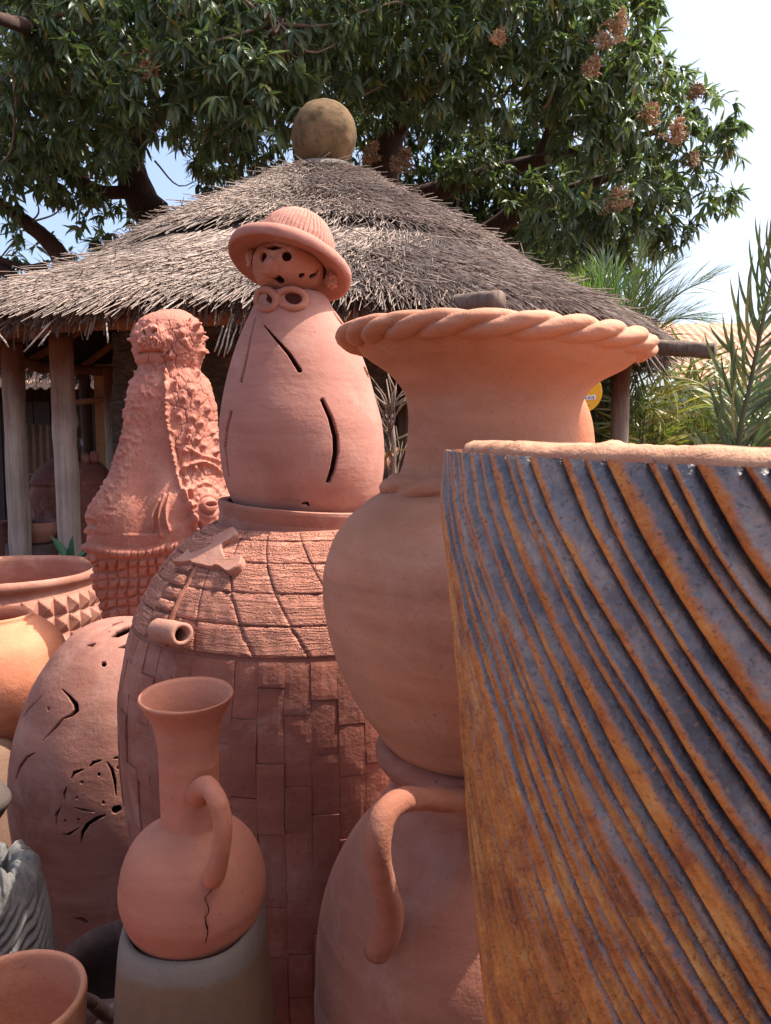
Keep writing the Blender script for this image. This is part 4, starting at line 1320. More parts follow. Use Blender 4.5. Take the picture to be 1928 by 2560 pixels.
# collar ring at the top, slightly lower on the right
zc0, zc1 = P(CH, 1306, YH)[2], P(CH, 1258, YH)[2]
rc = ppx(CH, YH, [(212, 1280)])[0][0]
prof = np.array([(rc - 0.012, zc0 - 0.02), (rc + 0.004, zc0 - 0.01), (rc, zc0 + 0.012), (rc + 0.004, zc1 - 0.008), (rc + 0.003, zc1 - 0.001), (rc - 0.004, zc1 + 0.001), (rc - 0.020, zc1 - 0.002), (rc - 0.022, zc0 + 0.004), (0.001, zc0)])
G = lathe(hc[:2], prof, nu=160)
G[..., 2] -= (G[..., 0] - hc[0]) * 0.075
G = wobble(G, 0.005, 6, 21)
put('collar', G, gf(len(prof), 160), M_HOUSE, house, smooth=False)
# spout pipe
a = onH(438, 1580)
def normH(q):
    n = np.array([q[0] - hc[0], q[1] - hc[1], 0.0]); n /= np.linalg.norm(n)
    return n
d = np.array([0.46, -0.86, -0.12]); d /= np.linalg.norm(d)
p0, p1 = P(412, 1578, YH - 0.30), P(456, 1586, YH - 0.385)
ax = (p1 - p0) / np.linalg.norm(p1 - p0)
L = np.linalg.norm(p1 - p0)
pin = []
for (t, r) in [(-0.35, 0.0235), (0.3, 0.0235), (0.8, 0.0225), (0.97, 0.022), (1.0, 0.0205), (1.0, 0.0138), (0.9, 0.0120), (0.2, 0.0120)]:
    pin.append((p0 + ax * L * t, r))
U = np.cross(ax, [0, 0, 1.0]); U /= np.linalg.norm(U); W_ = np.cross(U, ax)
th = np.linspace(0, 2 * PI, 40, endpoint=False)
G = np.stack([c + r * (np.cos(th)[:, None] * U + np.sin(th)[:, None] * W_) for c, r in pin])
G = np.vstack([G, np.repeat(G[-1].mean(0)[None, None], 40, 1)])
G = G + (noise(G * 60, 5) * 0.0012)[..., None]
put('spout', G, gf(len(G), 40)[:, ::-1], M_PLATE, house)
# hide shaped plate laid on the roof
sh = [(90, 745), (180, 665), (270, 575), (310, 525), (345, 585), (480, 525), (620, 455), (690, 390), (690, 325), (760, 295), (900, 245), (1020, 208), (1060, 285), (1000, 335), (900, 385), (835, 410), (800, 470), (830, 590), (910, 690), (960, 650), (1060, 620), (1130, 640), (1150, 700), (1120, 790), (1040, 850), (950, 885), (880, 850), (800, 785), (730, 755), (645, 780), (500, 745), (350, 715), (345, 695), (220, 730)]
ctr = np.array([(430 + x * 0.16206, 1300 + y * 0.16206) for x, y in sh])
ctr = cr(np.vstack([ctr, ctr[:1]]), 130)[:-1]
gx_, gy_ = np.meshgrid(np.arange(ctr[:, 0].min() - 2, ctr[:, 0].max() + 3, 2.0), np.arange(ctr[:, 1].min() - 2, ctr[:, 1].max() + 3, 2.0), indexing='xy')
import mathutils.geometry as mg
def tri2d(loop):
    return np.array(mg.tessellate_polygon([[Vector((x, y, 0)) for x, y in loop]]))
bpts = np.array([onH(x, y) for x, y in ctr])
nr = np.stack([bpts[:, 0] - hc[0], bpts[:, 1] - hc[1], np.full(len(bpts), 0.42)], 1)
nr /= np.linalg.norm(nr, axis=1, keepdims=True)
# inner rings give the slab a gently rounded face
cen2 = np.array([505.0, 1402.0])
rings = []
c0_ = bpts.mean(0)
un_, sv_, vt_ = np.linalg.svd(bpts - c0_)
pn = vt_[2] * (1 if vt_[2] @ (EYE - c0_) > 0 else -1)
flatp = bpts - ((bpts - c0_) @ pn)[:, None] * pn * 0.93
lift_ = ((bpts - flatp) @ pn).max()
rings = [bpts + nr * 0.002, flatp + pn * (lift_ + 0.010), flatp + pn * (lift_ + 0.013)]
rings[2] = rings[2] + (rings[2].mean(0) - rings[2]) * 0.03
m_ = len(ctr)
V = np.vstack(rings)
q = []
for k in range(2):
    j = np.arange(m_); j2 = np.roll(j, -1)
    q.append(np.stack([k * m_ + j, k * m_ + j2, (k + 1) * m_ + j2, (k + 1) * m_ + j], 1))
T = tri2d(ctr) + 2 * m_
put('hide_plate', V, [np.vstack(q), T], M_PLATE, house, smooth=False)

# ------------------------------------------------------------------ the hatted clay figure
YG = 1.8
gx = 762
fig = thing('clay_figure', (P(gx, 1280, YG)[0], YG, P(gx, 1283, YG)[2]), 'pear shaped clay lantern figure with a round face, brimmed hat and bow tie', 'figurine')
rows = [(70, 1296), (130, 1291), (165, 1270), (186, 1235), (200, 1185), (206, 1130), (205, 1075), (199, 1030), (186, 975), (172, 925), (154, 875), (134, 830), (112, 790), (98, 764), (90, 746), (80, 735)]
pr = cr(ppx(gx, YG, rows), 300)
fc = P(gx, 1100, YG)
_u = np.linspace(-PI, PI, 460, endpoint=False)
phs = _u - 0.55 * np.sin(_u)
G = lathe(fc[:2], pr, phis=phs)
zb_, zt_ = pr[0, 1], pr[-1, 1]
mx = mpp(gx, 1000, YG)
def lean(G):
    G = G.copy()
    k = np.clip((G[..., 2] - zb_) / (zt_ - zb_), 0, 1.4)
    G[..., 0] -= mx * 27 * k ** 1.6
    return G
G = lean(wobble(G, 0.005, 5, 33))
c4 = lambda x, y: (500 + 0.3706 * x, 480 + 0.3706 * y)
def S4(*p): return [(*c4(x, y), h) for x, y, h in p]
sl = [S4((430, 897, 1.5), (520, 1000, 4.0), (600, 1090, 5.5), (672, 1203, 6.5)),
      S4((826, 1405, 6.0), (880, 1520, 7.5), (915, 1650, 8.5), (918, 1760, 8.5), (895, 1880, 8.0), (868, 1950, 6.5)),
      S4((372, 850, 1.5), (345, 960, 2.5), (310, 1130, 3.5), (275, 1280, 4.0)),
      S4((210, 1485, 4.0), (182, 1600, 3.5), (170, 1720, 3.5), (195, 1920, 2.0)),
      S4((903, 810, 1.5), (935, 860, 2.5), (972, 905, 2.5)),
      S4((1110, 1185, 2.5), (1140, 1250, 3.0)),
      S4((690, 2105, 3.0), (722, 2100, 4.5), (735, 2120, 3.0))]
V, F, N = cuts(G, sl, 1.5)
put('figure_body', *shellwall(V, F, N, 0.013), M_GNOME, fig)
# head
hd = P(722, 668, YG - 0.01)
HR = 88 * mpp(722, 668, YG)
th = np.linspace(-1.45, 1.50, 240)
pr = np.stack([HR * np.cos(th), hd[2] + HR * 0.90 * np.sin(th)], 1)
G = lathe(hd[:2], pr, phis=np.linspace(-PI, PI, 340, endpoint=False) - 0.5 * np.sin(np.linspace(-PI, PI, 340, endpoint=False)))
tilt = rotm((0, 1, 0), 10)
G = turn(G, tilt, hd)
G = wobble(G, 0.003, 9, 5)
el = lambda x, y, w, h: [(*c4(x, y - (h - w)), w * 0.3706), (*c4(x, y + (h - w)), w * 0.3706)]
sl = [el(426, 440, 25, 38), el(586, 430, 35, 38), S4((505, 570, 10.5), (543, 604, 10.5)),
      S4((685, 567, 7.0), (694, 562, 6.0)), S4((755, 572, 6.5), (785, 560, 6.0), (802, 530, 4.0), (806, 508, 1.5)),
      S4((448, 372, 4.0), (495, 370, 9.0), (545, 372, 4.0))]
V, F, N = cuts(G, sl, 0.9)
put('head', *shellwall(V, F, N, 0.011), M_FACE, fig)
def blob(c, r, seed=0, n=18, rough=0.0, sc=(1, 1, 1)):
    t = np.linspace(-PI / 2 + 0.02, PI / 2 - 0.02, n)
    G = lathe((0, 0), np.stack([r * np.cos(t), r * np.sin(t)], 1), nu=2 * n)
    G = G * sc
    G = G + normals(G) * (noise(G / r * 3.0 + seed, seed) * rough * r)[..., None]
    return G + np.asarray(c), gf(n, 2 * n)
q = P(*c4(492, 505), YG - HR * 0.92)
put('nose', *blob(q, 0.022, 2, 20, 0.06, (1, 1.0, 1.1)), M_FACE, fig)
put('ear', *blob(P(*c4(345, 440), YG - HR * 0.25), 0.016, 5, 30, 0.40, (0.6, 1, 1.3)), M_FACE, fig)
put('ear', *blob(P(*c4(885, 605), YG - HR * 0.30), 0.014, 6, 30, 0.42, (0.8, 1, 1.2)), M_FACE, fig)
# hat: brim and ribbed crown, tilted to the right and back
bc_ = P(728, 655, YG - 0.005)
BR = 158 * mpp(728, 655, YG)
prof = cr([(BR * 0.60, 0.022), (BR * 0.70, 0.019), (BR * 0.86, 0.013), (BR * 0.955, 0.006), (BR * 1.0, -0.006), (BR * 0.99, -0.018), (BR * 0.95, -0.022), (BR * 0.86, -0.014), (BR * 0.70, -0.006), (BR * 0.58, -0.004)], 60)
G = lathe((0, 0), prof, nu=180)
G = wobble(G, 0.0035, 12, 3)
MR = rotm((0, 1, 0), 14.5) @ rotm((1, 0, 0), -17)
hat = put('hat_brim', G @ MR.T + bc_, gf(60, 180)[:, ::-1], M_GNOME, fig)
CRr = 105 * mpp(737, 590, YG)
t = np.linspace(0, PI / 2, 90)
prof = np.stack([CRr * np.cos(t) ** 0.85 + 0.0, 0.002 + CRr * 1.12 * np.sin(t)], 1)
prof[-1, 0] = 0.0005
ph = np.linspace(-PI, PI, 560, endpoint=False)
G = lathe((0, 0), prof, phis=ph)
rib = np.abs(np.sin(0.5 * (56 * ph[None, :] + 2.0 * noise(np.stack([np.tile(ph * 4, (90, 1)), G[..., 2] * 30, G[..., 2] * 0], -1), 4))))
dep = -0.0042 * (1 - np.clip(rib / 0.5, 0, 1)) + 0.0014 * fbm(G * 90, 7, 3)
fade = np.clip((PI / 2 - t) / 0.25, 0, 1)[:, None]
G = G + normals(G) * (dep * fade)[..., None]
put('hat_crown', G @ MR.T + bc_ + MR @ np.array([0, 0, 0.012]), gf(90, 560), M_GNOME, fig)
_m = NT('hole_clay'); M_HOLE_SHADE = _m.fin(lin(70, 36, 28), 1.0, None, 0.0)
# bow tie: two open loops that cross in the middle
def dG(px, py, lift=0.0):
    hw = np.interp(py, [718, 738, 762, 790, 830], [84, 88, 97, 112, 134])
    axp = 762 - 27 * np.interp(py, [718, 1296], [1.0, 0.0]) ** 1.6
    dx = np.clip((px - axp) / hw, -0.96, 0.96)
    return YG - (hw * math.sqrt(1 - dx * dx) + lift) * mx
for cx_, cy_, rx_, ry_, an in ((620, 722, 92, 64, 0.08), (448, 728, 62, 70, -0.45)):
    loop = []
    for t in np.linspace(0, 2 * PI, 60):
        x, y = rx_ * math.cos(t), ry_ * math.sin(t)
        X, Yy = c4(cx_ + x * math.cos(an) - y * math.sin(an), cy_ + x * math.sin(an) + y * math.cos(an))
        loop.append(P(X, Yy, dG(X, Yy, 6 if cx_ > 550 else 16)))
    loop = np.array(loop)
    V, F = tube(np.vstack([loop, loop[1:3]]), 0.0080, 14, 150)
    put('bow_loop', V + noise(V * 50, 3)[:, None] * 0.0008, F, M_FACE, fig)
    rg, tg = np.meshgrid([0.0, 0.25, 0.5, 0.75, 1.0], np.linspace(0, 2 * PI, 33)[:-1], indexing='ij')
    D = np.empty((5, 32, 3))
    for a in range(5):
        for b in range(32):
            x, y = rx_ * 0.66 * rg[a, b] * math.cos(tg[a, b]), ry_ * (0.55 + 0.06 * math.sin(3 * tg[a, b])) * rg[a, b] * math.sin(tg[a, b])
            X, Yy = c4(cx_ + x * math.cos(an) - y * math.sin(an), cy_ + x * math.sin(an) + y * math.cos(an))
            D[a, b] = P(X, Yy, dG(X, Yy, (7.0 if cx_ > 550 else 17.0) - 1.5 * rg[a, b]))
    put('bow_hole', D, gf(5, 32), M_HOLE_SHADE, fig)  # dark disc paints the shade inside the loop's opening

# ------------------------------------------------------------------ crocodile
YC = 3.1
cc = P(415, 1300, YC)
croc = thing('crocodile_sculpture', (cc[0], YC, 0), 'tall terracotta crocodile head rearing upright with studded scales and open eye', 'sculpture')
rows = np.array([(2300, 285, 550), (2000, 280, 556), (1800, 276, 560), (1650, 272, 562), (1560, 268, 562), (1501, 258, 566), (1465, 246, 574), (1429, 241, 580), (1402, 245, 584), (1388, 233, 594), (1372, 230, 600), (1339, 231, 604), (1292, 238, 600), (1241, 252, 588), (1194, 280, 568), (1133, 302, 557), (1078, 319, 549), (1020, 327, 546), (975, 336, 538), (945, 348, 524), (922, 360, 508), (902, 353, 513), (879, 349, 519), (850, 347, 522), (828, 351, 520), (808, 362, 512), (792, 382, 499), (780, 412, 482), (774, 440, 462)], float)
rows = cr(rows[:, [0, 1, 2]] * [1, 1, 1], 620)
nu = 520
u = np.linspace(-PI, PI, nu, endpoint=False)
# spend more columns on the side that faces the photograph
phc = u - 0.42 * np.sin(u)
z = np.array([P(415, y, YC)[2] for y in rows[:, 0]])
z = np.maximum(z, 0.0) + np.arange(620) * 1e-7
k = np.array([mpp(415, y, YC) for y in rows[:, 0]])
cx = cc[0] + ((rows[:, 1] + rows[:, 2]) / 2 - 415) * k
rx = (rows[:, 2] - rows[:, 1]) / 2 * k
e = 2.25
cs, sn = np.cos(phc), np.sin(phc)
sup = (np.abs(cs) ** e + np.abs(sn) ** e) ** (-1 / e)
G = np.empty((620, nu, 3))
G[..., 0] = cx[:, None] + rx[:, None] * sn * sup
G[..., 1] = YC - rx[:, None] * 0.92 * cs * sup
G[..., 2] = z[:, None]
x, y, dep = proj(G.reshape(-1, 3))
N = normals(G)
fr = ((G.reshape(-1, 3) - EYE) * N.reshape(-1, 3)).sum(1) < 0
c2 = lambda X, Yy: (230 + 0.3617 * X, 760 + 0.3617 * Yy)
ridge = np.array([c2(*p) for p in [(515, 470), (515, 560), (520, 800), (550, 1000), (580, 1140), (600, 1250), (650, 1340), (690, 1450), (720, 1560)]])
rxx = np.interp(y, ridge[:, 1], ridge[:, 0])
onr = (y > ridge[0, 1] - 10) & (y < ridge[-1, 1] + 10)
H = np.zeros(len(x))
p3 = np.stack([x / 10, y / 10, x * 0], -1)
# scale fields
def vor(seeds):
    f1 = np.full(len(x), 1e9); f2 = np.full(len(x), 1e9); idx = np.zeros(len(x), int)
    wx = x + 5 * noise(p3 * 0.6, 3) + 1.2 * noise(p3 * 2.2, 13); wy = y + 5 * noise(p3 * 0.6, 5) + 1.2 * noise(p3 * 2.2, 15)
    for i, (a, b) in enumerate(seeds):
        d = np.hypot(wx - a, wy - b)
        m = d < f1
        f2 = np.where(m, f1, np.minimum(f2, d))
        idx = np.where(m, i, idx)
        f1 = np.where(m, d, f1)
    return f1, f2, idx
def jit(x0, x1, y0, y1, s, seed):
    r = np.random.default_rng(seed)
    P_ = []
    for j, yy in enumerate(np.arange(y0, y1, s)):
        for xx in np.arange(x0 + (j % 2) * s / 2, x1, s):
            P_.append((xx + r.uniform(-.46, .46) * s, yy + r.uniform(-.46, .46) * s))
    return np.array(P_)
big = jit(320, 600, 770, 1230, 33, 1)
fine = jit(440, 620, 1150, 1360, 15, 2)
f1, f2, id1 = vor(big)
g1, g2, id2 = vor(fine)
rr = np.random.default_rng(9)
right = onr & (x > rxx)
head = y <= ridge[0, 1] - 5
upper = (right & (y < 1200)) | (head & (y > 800))
wb = np.clip((1205 - y) / 40, 0, 1) * (upper)
H += wb * (-0.0075 * np.exp(-((f2 - f1) / 1.6) ** 2)) * np.clip(0.85 + 1.0 * noise(p3 * 0.5, 61), 0, 1)
H += wb * 0.0025 * fbm(p3 * 1.3, 62, 3)
stud = rr.random(len(big))[id1]
sharp = np.where(stud > 0.25, 0.013 + 0.018 * stud, 0.004)
off = rr.uniform(-4, 4, (len(big), 2))[id1]
fs = np.hypot(x - big[id1, 0] - off[:, 0], y - big[id1, 1] - off[:, 1])
H += wb * sharp * np.exp(-(fs / 6.5) ** 2.0) * (0.8 + 0.5 * noise(p3 * 2.6, 7))
wf = np.clip((y - 1150) / 40, 0, 1) * (right) * np.clip((1375 - y) / 20, 0, 1)
H += wf * (-0.0050 * np.exp(-((g2 - g1) / 1.4) ** 2) + 0.0025 * np.exp(-(g1 / 6) ** 2))
# throat: smooth, bumpy towards the edge
left = onr & (x < rxx)
xl = np.interp(y, rows[::-1, 0], rows[::-1, 1])
edge = np.clip(1 - (x - xl) / 62, 0, 1)
th_ = left * np.clip((1372 - y) / 14, 0, 1)
bumps = np.clip(noise(p3 * 1.15, 21), 0, 1) ** 1.2
up = np.clip((1120 - y) / 130, 0, 1)
H += th_ * (bumps * (0.012 * np.maximum(edge, up * 0.9)) - 0.004 * np.clip(1 - np.abs(noise(p3 * 0.9, 23)) / 0.14, 0, 1) * np.maximum(edge, up))
H -= th_ * 0.022 * np.exp(-((x - (xl + rxx) / 2) / 38) ** 2) * np.clip((y - 980) / 160, 0, 1)
H += left * 0.02 * np.exp(-((y - 1300) / 70) ** 2) * np.clip(edge * 1.5, 0, 1) * (0.5 + 0.6 * noise(np.stack([x / 40, y / 13, x * 0], -1), 55))
# the jaw ridge
rid = np.exp(-((x - rxx) / 5.0) ** 2) * onr
H += rid * (0.020 + 0.013 * noise(np.stack([y / 5, y * 0, y * 0], -1), 2))
H -= np.exp(-((x - rxx - 12) / 6.0) ** 2) * onr * 0.008 * (y > 1120)
# ruffled corner of the jaw
cor = np.exp(-((x - 470 - (y - 1240) * 0.25) / 14) ** 2) * np.clip((y - 1190) / 40, 0, 1) * np.clip((1345 - y) / 15, 0, 1)
H += cor * (0.016 + 0.018 * np.sin(y / 6.5 + x / 12))
# gill flutes
for (xa, ya, xb, yb) in [(398, 1250, 382, 1325), (412, 1238, 402, 1338), (425, 1236, 424, 1328)]:
    t = np.clip((y - ya) / (yb - ya), 0, 1)
    d = np.hypot(x - (xa + (xb - xa) * t - 9 * np.sin(t * PI)), y - (ya + (yb - ya) * t))
    H += 0.017 * np.exp(-(d / 3.8) ** 2) * (0.6 + 0.6 * np.sin(t * PI))
# brow folds and eye
for pts_, w, hgt in [([(462, 1168), (490, 1158), (520, 1160), (548, 1185), (560, 1215)], 5.0, 0.020), ([(470, 1120), (500, 1138), (540, 1150), (556, 1160)], 5, 0.013), ([(476, 1232), (496, 1214), (520, 1212), (548, 1236), (552, 1270)], 4.5, 0.014)]:
    pp = cr(pts_, 60)
    d = np.min(np.hypot(x[:, None] - pp[None, :, 0], y[:, None] - pp[None, :, 1]), axis=1) if False else None
    dm = np.full(len(x), 1e9)
    for a, b in pp: dm = np.minimum(dm, np.hypot(x - a, y - b))
    H += hgt * np.exp(-(dm / w) ** 2)
ex, ey = 514, 1268
H *= np.clip((np.hypot((x - ex) / 27, (y - ey - 6) / 36) - 0.9) / 0.35, 0, 1)
er = np.hypot((x - ex) / 29, (y - ey - 4) / 42)
H += 0.040 * np.exp(-(er / 0.95) ** 4)
ring_ = np.exp(-((er - 1.02) / 0.14) ** 2)
H += 0.012 * ring_ * (1 + 0.35 * np.sin(np.arctan2(y - ey, x - ex) * 14))
ei = np.hypot((x - ex) / 19, (y - ey) / 19)
H += 0.012 * np.clip(1 - ei ** 2, 0, 1) ** 0.5
H -= 0.012 * np.exp(-((ei - 1.10) / 0.16) ** 2)
slit = np.hypot((x - 515) / 13.5, (y - 1267) / 4.6)
H -= 0.030 * np.clip(1 - slit ** 4, 0, 1) * (slit < 1)
# muzzle with nostrils and beads
mz = np.hypot((x - 384) / 36, (y - 846) / 34)
H += 0.026 * np.exp(-(mz / 0.92) ** 6)
for a, b, w1, w2, an in [(368, 834, 3.0, 6.5, -0.5), (391, 831, 7.5, 2.9, -0.6)]:
    dx, dy = x - a, y - b
    ux, uy = dx * math.cos(an) + dy * math.sin(an), -dx * math.sin(an) + dy * math.cos(an)
    H -= 0.030 * np.clip(1.3 - np.hypot(ux / w1, uy / w2) ** 3, 0, 1)
lip = (np.hypot((x - 384) / 38, (y - 860) / 17) < 1)
bead = jit(352, 418, 846, 876, 7.5, 4)
bd = np.full(len(x), 1e9)
for a, b in bead: bd = np.minimum(bd, np.hypot(x - a, y - b))
H += lip * 0.012 * np.clip(1 - (bd / 3.6) ** 2, 0, 1)
H -= 0.02 * np.exp(-((y - 878 - 0.004 * (x - 384) ** 2) / 3.0) ** 2) * (np.abs(x - 384) < 40)
# collar seam with notches
cyl = 1372 + 14 * np.sin((x - 234) / 60) - (x - 234) * 0.01
H += 0.020 * np.exp(-((y - cyl) / 9.5) ** 4) * (1 - 0.45 * np.exp(-((np.mod(x + 3 * noise(p3, 4), 17) - 8.5) / 1.6) ** 2))
# neck: square studs
nk = np.clip((y - cyl - 13) / 6, 0, 1)
wx = x + 5 * noise(p3 * 0.35, 8) ; wy = y + 5 * noise(p3 * 0.35, 9) + 0.10 * (x - 330)
s = 24.5
fu, fv = np.abs(np.mod(wx, s) / s - 0.5) * 2, np.abs(np.mod(wy, s) / s - 0.5) * 2
H += nk * (-0.009 * (np.exp(-((1 - np.maximum(fu, fv)) / 0.12) ** 2)) + 0.022 * np.clip(1 - np.maximum(fu, fv) / 0.80, 0, 0.36) * (0.75 + 0.6 * noise(p3 * 0.5, 4)))
H += 0.0018 * fbm(p3 * 3.0, 30, 4)
V = G.reshape(-1, 3) + N.reshape(-1, 3) * np.where(fr, H, 0.006 * noise(p3, 2))[:, None]
top = V[-nu:].mean(0)
V = np.vstack([V, top])
i = np.arange(nu) + 619 * nu
put('crocodile_body', V, [gf(620, nu), np.stack([i, np.roll(i, -1), np.full(nu, len(V) - 1)], 1)], M_CROC, croc)

# ------------------------------------------------------------------ butterfly lantern pot
YB, CB = 2.45, 316
rows = [(40, 2440), (95, 2405), (140, 2372), (192, 2312), (226, 2220), (252, 2120), (266, 2020), (269, 1940), (261, 1850), (240, 1765), (210, 1690), (166, 1625), (120, 1580), (76, 1556), (30, 1546), (1, 1545)]
pr = cr(ppx(CB, YB, rows), 560)
bcn = P(CB, 1940, YB)
but = thing('lantern_pot', (bcn[0], YB, max(0, pr[0, 1])), 'round clay lantern with cut out butterfly, left of the brick walled pot', 'lantern')
G = lathe(bcn[:2], pr, phis=np.linspace(-PI, PI, 600, endpoint=False) - 0.6 * np.sin(np.linspace(-PI, PI, 600, endpoint=False)))
G = wobble(G, 0.012, 3.2, 44)
d6 = lambda X, Yy: (X * 0.3435, 1800 + Yy * 0.3435)
c6 = lambda X, Yy: (X * 0.4794, 1500 + Yy * 0.4794)
def S6(f, *p): return [(*f(a, b), h) for a, b, h in p]
sl = [S6(c6, (322, 465, 1.5), (360, 500, 3.5), (395, 545, 6.5), (398, 575, 7.0), (375, 600, 4.0), (330, 618, 2.5), (290, 665, 3.5), (220, 738, 1.0)),
      S6(c6, (252, 562, 3.2), (253, 572, 3.2)), S6(c6, (542, 334, 7.2)),
      S6(c6, (186, 795, 1.0), (140, 820, 3.5), (105, 870, 3.8), (83, 935, 1.5)),
      S6(c6, (455, 238, 1.5), (480, 236, 4.5), (497, 228, 2.0)), S6(c6, (615, 250, 1.0), (645, 244, 4.5), (690, 232, 6.0)),
      S6(c6, (585, 190, 3.0), (615, 178, 8.5), (650, 160, 9.5), (690, 140, 7.0)), S6(c6, (545, 160, 1.0), (590, 130, 3.0), (640, 112, 2.0)),
      S6(c6, (570, 165, 2.0)), S6(c6, (120, 612, 1.0), (150, 568, 1.8), (220, 500, 1.0)),
      # butterfly
      S6(d6, (645, 345, 1.0), (680, 310, 4.2), (735, 295, 2.0)), S6(d6, (515, 430, 1.2), (540, 385, 4.2), (608, 360, 1.8)),
      S6(d6, (470, 585, 1.2), (468, 540, 3.5), (486, 485, 1.5)), S6(d6, (820, 282, 1.2), (850, 275, 2.8), (895, 298, 1.2)),
      S6(d6, (776, 303, 1.2), (815, 360, 4.2), (835, 440, 4.0), (846, 552, 1.2)), S6(d6, (922, 352, 1.2), (922, 440, 3.8), (898, 550, 1.2)),
      S6(d6, (535, 636, 1.0), (600, 655, 3.5), (698, 670, 1.0)), S6(d6, (762, 695, 3.0), (710, 715, 5.0), (640, 760, 5.0), (600, 820, 4.5), (590, 900, 1.0)),
      S6(d6, (445, 632, 1.0), (410, 690, 3.8), (410, 765, 1.5)), S6(d6, (450, 830, 1.2), (495, 836, 3.8), (578, 785, 1.2)),
      S6(d6, (840, 655, 9.5), (862, 645, 8.5)), S6(d6, (924, 612, 8.0)), S6(d6, (753, 601, 4.2)), S6(d6, (721, 397, 4.5)), S6(d6, (597, 453, 3.8)),
      S6(d6, (560, 565, 3.8)), S6(d6, (862, 347, 4.6)), S6(d6, (475, 733, 4.0)), S6(d6, (571, 726, 4.0)), S6(d6, (1030, 785, 6.5)),
      S6(d6, (962, 570, 1.0), (1005, 535, 1.8)), S6(d6, (985, 598, 1.0), (1015, 588, 1.5)), S6(d6, (545, 1445, 2.0), (600, 1455, 6.0), (630, 1475, 5.0))]
V, F, N = cuts(G, sl, 1.2)
put('lantern_body', *shellwall(V, F, N, 0.018), M_BUTT, but)

# ------------------------------------------------------------------ long necked jug and its stand
YJ, CJ = 1.0, 484
rows = [(1, 2374), (60, 2372), (105, 2352), (145, 2312), (170, 2262), (179, 2212), (172, 2160), (152, 2112), (122, 2080), (92, 2066), (76, 2058), (73, 2040), (73, 1960), (74, 1880), (78, 1835), (88, 1795), (104, 1764), (113, 1748), (117, 1738)]
pi_ = [(113, 1732), (104, 1744), (84, 1780), (70, 1830), (66, 1900), (64, 2040), (74, 2084), (135, 2160), (140, 2260), (1, 2330)]
jc = P(CJ, 2200, YJ)
pa, pb = cr(ppx(CJ, YJ, rows), 190), cr(ppx(CJ, YJ, pi_), 60)
jug = thing('long_necked_jug', (jc[0], YJ, pa[0, 1]), 'small terracotta jug with long neck, loop handle and cracked round belly', 'jug')
prof = np.vstack([pa, pb])
G = lathe(jc[:2], prof, nu=200)
G = G + normals(G) * (fbm(G * 9, 14, 3) * 0.0028 + noise(G * [4, 4, 90], 6) * 0.0005)[..., None]
mj = mpp(CJ, 2000, YJ)
def jlean(G):
    k = np.clip((G[..., 2] - jc[2]) / (pa[-1, 1] - jc[2]), 0, 1)
    G[..., 0] -= 6 * mj * k
    G[..., 2] -= np.clip((k - 0.85) / 0.15, 0, 1) * (G[..., 1] - jc[1]) * -0.06
    return G
# hairline crack: a dark strip on the belly paints its shaded gap
crk = cr([c6(1105, 1462), c6(1100, 1480), c6(1110, 1500), c6(1090, 1530), c6(1070, 1556), c6(1086, 1600), c6(1088, 1630), c6(1072, 1650), c6(1076, 1690), c6(1084, 1730), c6(1072, 1790)], 60)
put('jug_body', jlean(G), gf(len(prof), 200), M_JUG, jug)
def onJ(px, py, lift=0.0):
    d = P(px, py, 1.0) - EYE
    t = np.linspace(0.82, 1.05, 3000)
    Q = EYE + d * t[:, None]
    r = np.hypot(Q[:, 0] - jc[0], Q[:, 1] - jc[1])
    k = np.argmax(r < np.interp(Q[:, 2], pa[:, 1], pa[:, 0]) + lift)
    return Q[k]
Lr, Rr = [], []
wid = 0.8 + 1.4 * np.exp(-((np.arange(60) - 44) / 3.0) ** 2) + 0.6 * rng.random(60)
wid[0] = wid[-1] = 0.3
Lr = np.array([onJ(a - w, b, 0.0016) for (a, b), w in zip(crk, wid)]); Rr = np.array([onJ(a + w, b, 0.0016) for (a, b), w in zip(crk, wid)])
Lb = np.array([onJ(a - w, b, -0.003) for (a, b), w in zip(crk, wid)]); Rb = np.array([onJ(a + w, b, -0.003) for (a, b), w in zip(crk, wid)])
k = np.arange(59)
V = np.vstack([Lr, Rr, Lb, Rb])
F = np.vstack([np.stack([k, k + 1, k + 61, k + 60], 1)[:, ::-1], np.stack([k, k + 1, k + 121, k + 120], 1), np.stack([k + 60, k + 61, k + 181, k + 180], 1)[:, ::-1]])
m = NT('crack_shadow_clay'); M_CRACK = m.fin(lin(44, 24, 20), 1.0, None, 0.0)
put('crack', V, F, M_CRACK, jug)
hp = [(494, 1985, 0.968), (502, 1975, 0.945), (518, 1966, 0.915), (540, 1992, 0.893), (554, 2040, 0.885), (556, 2090, 0.882), (549, 2140, 0.888), (540, 2176, 0.898), (533, 2192, 0.915), (528, 2200, 0.935)]
V, F = tube([P(*h) for h in hp], [0.016, 0.0145, 0.0125, 0.0118, 0.0115, 0.0112, 0.0115, 0.0128, 0.0135, 0.012], 22, 60)
put('handle', V + noise(V * 60, 2)[:, None] * 0.0008, F, M_JUG, jug)

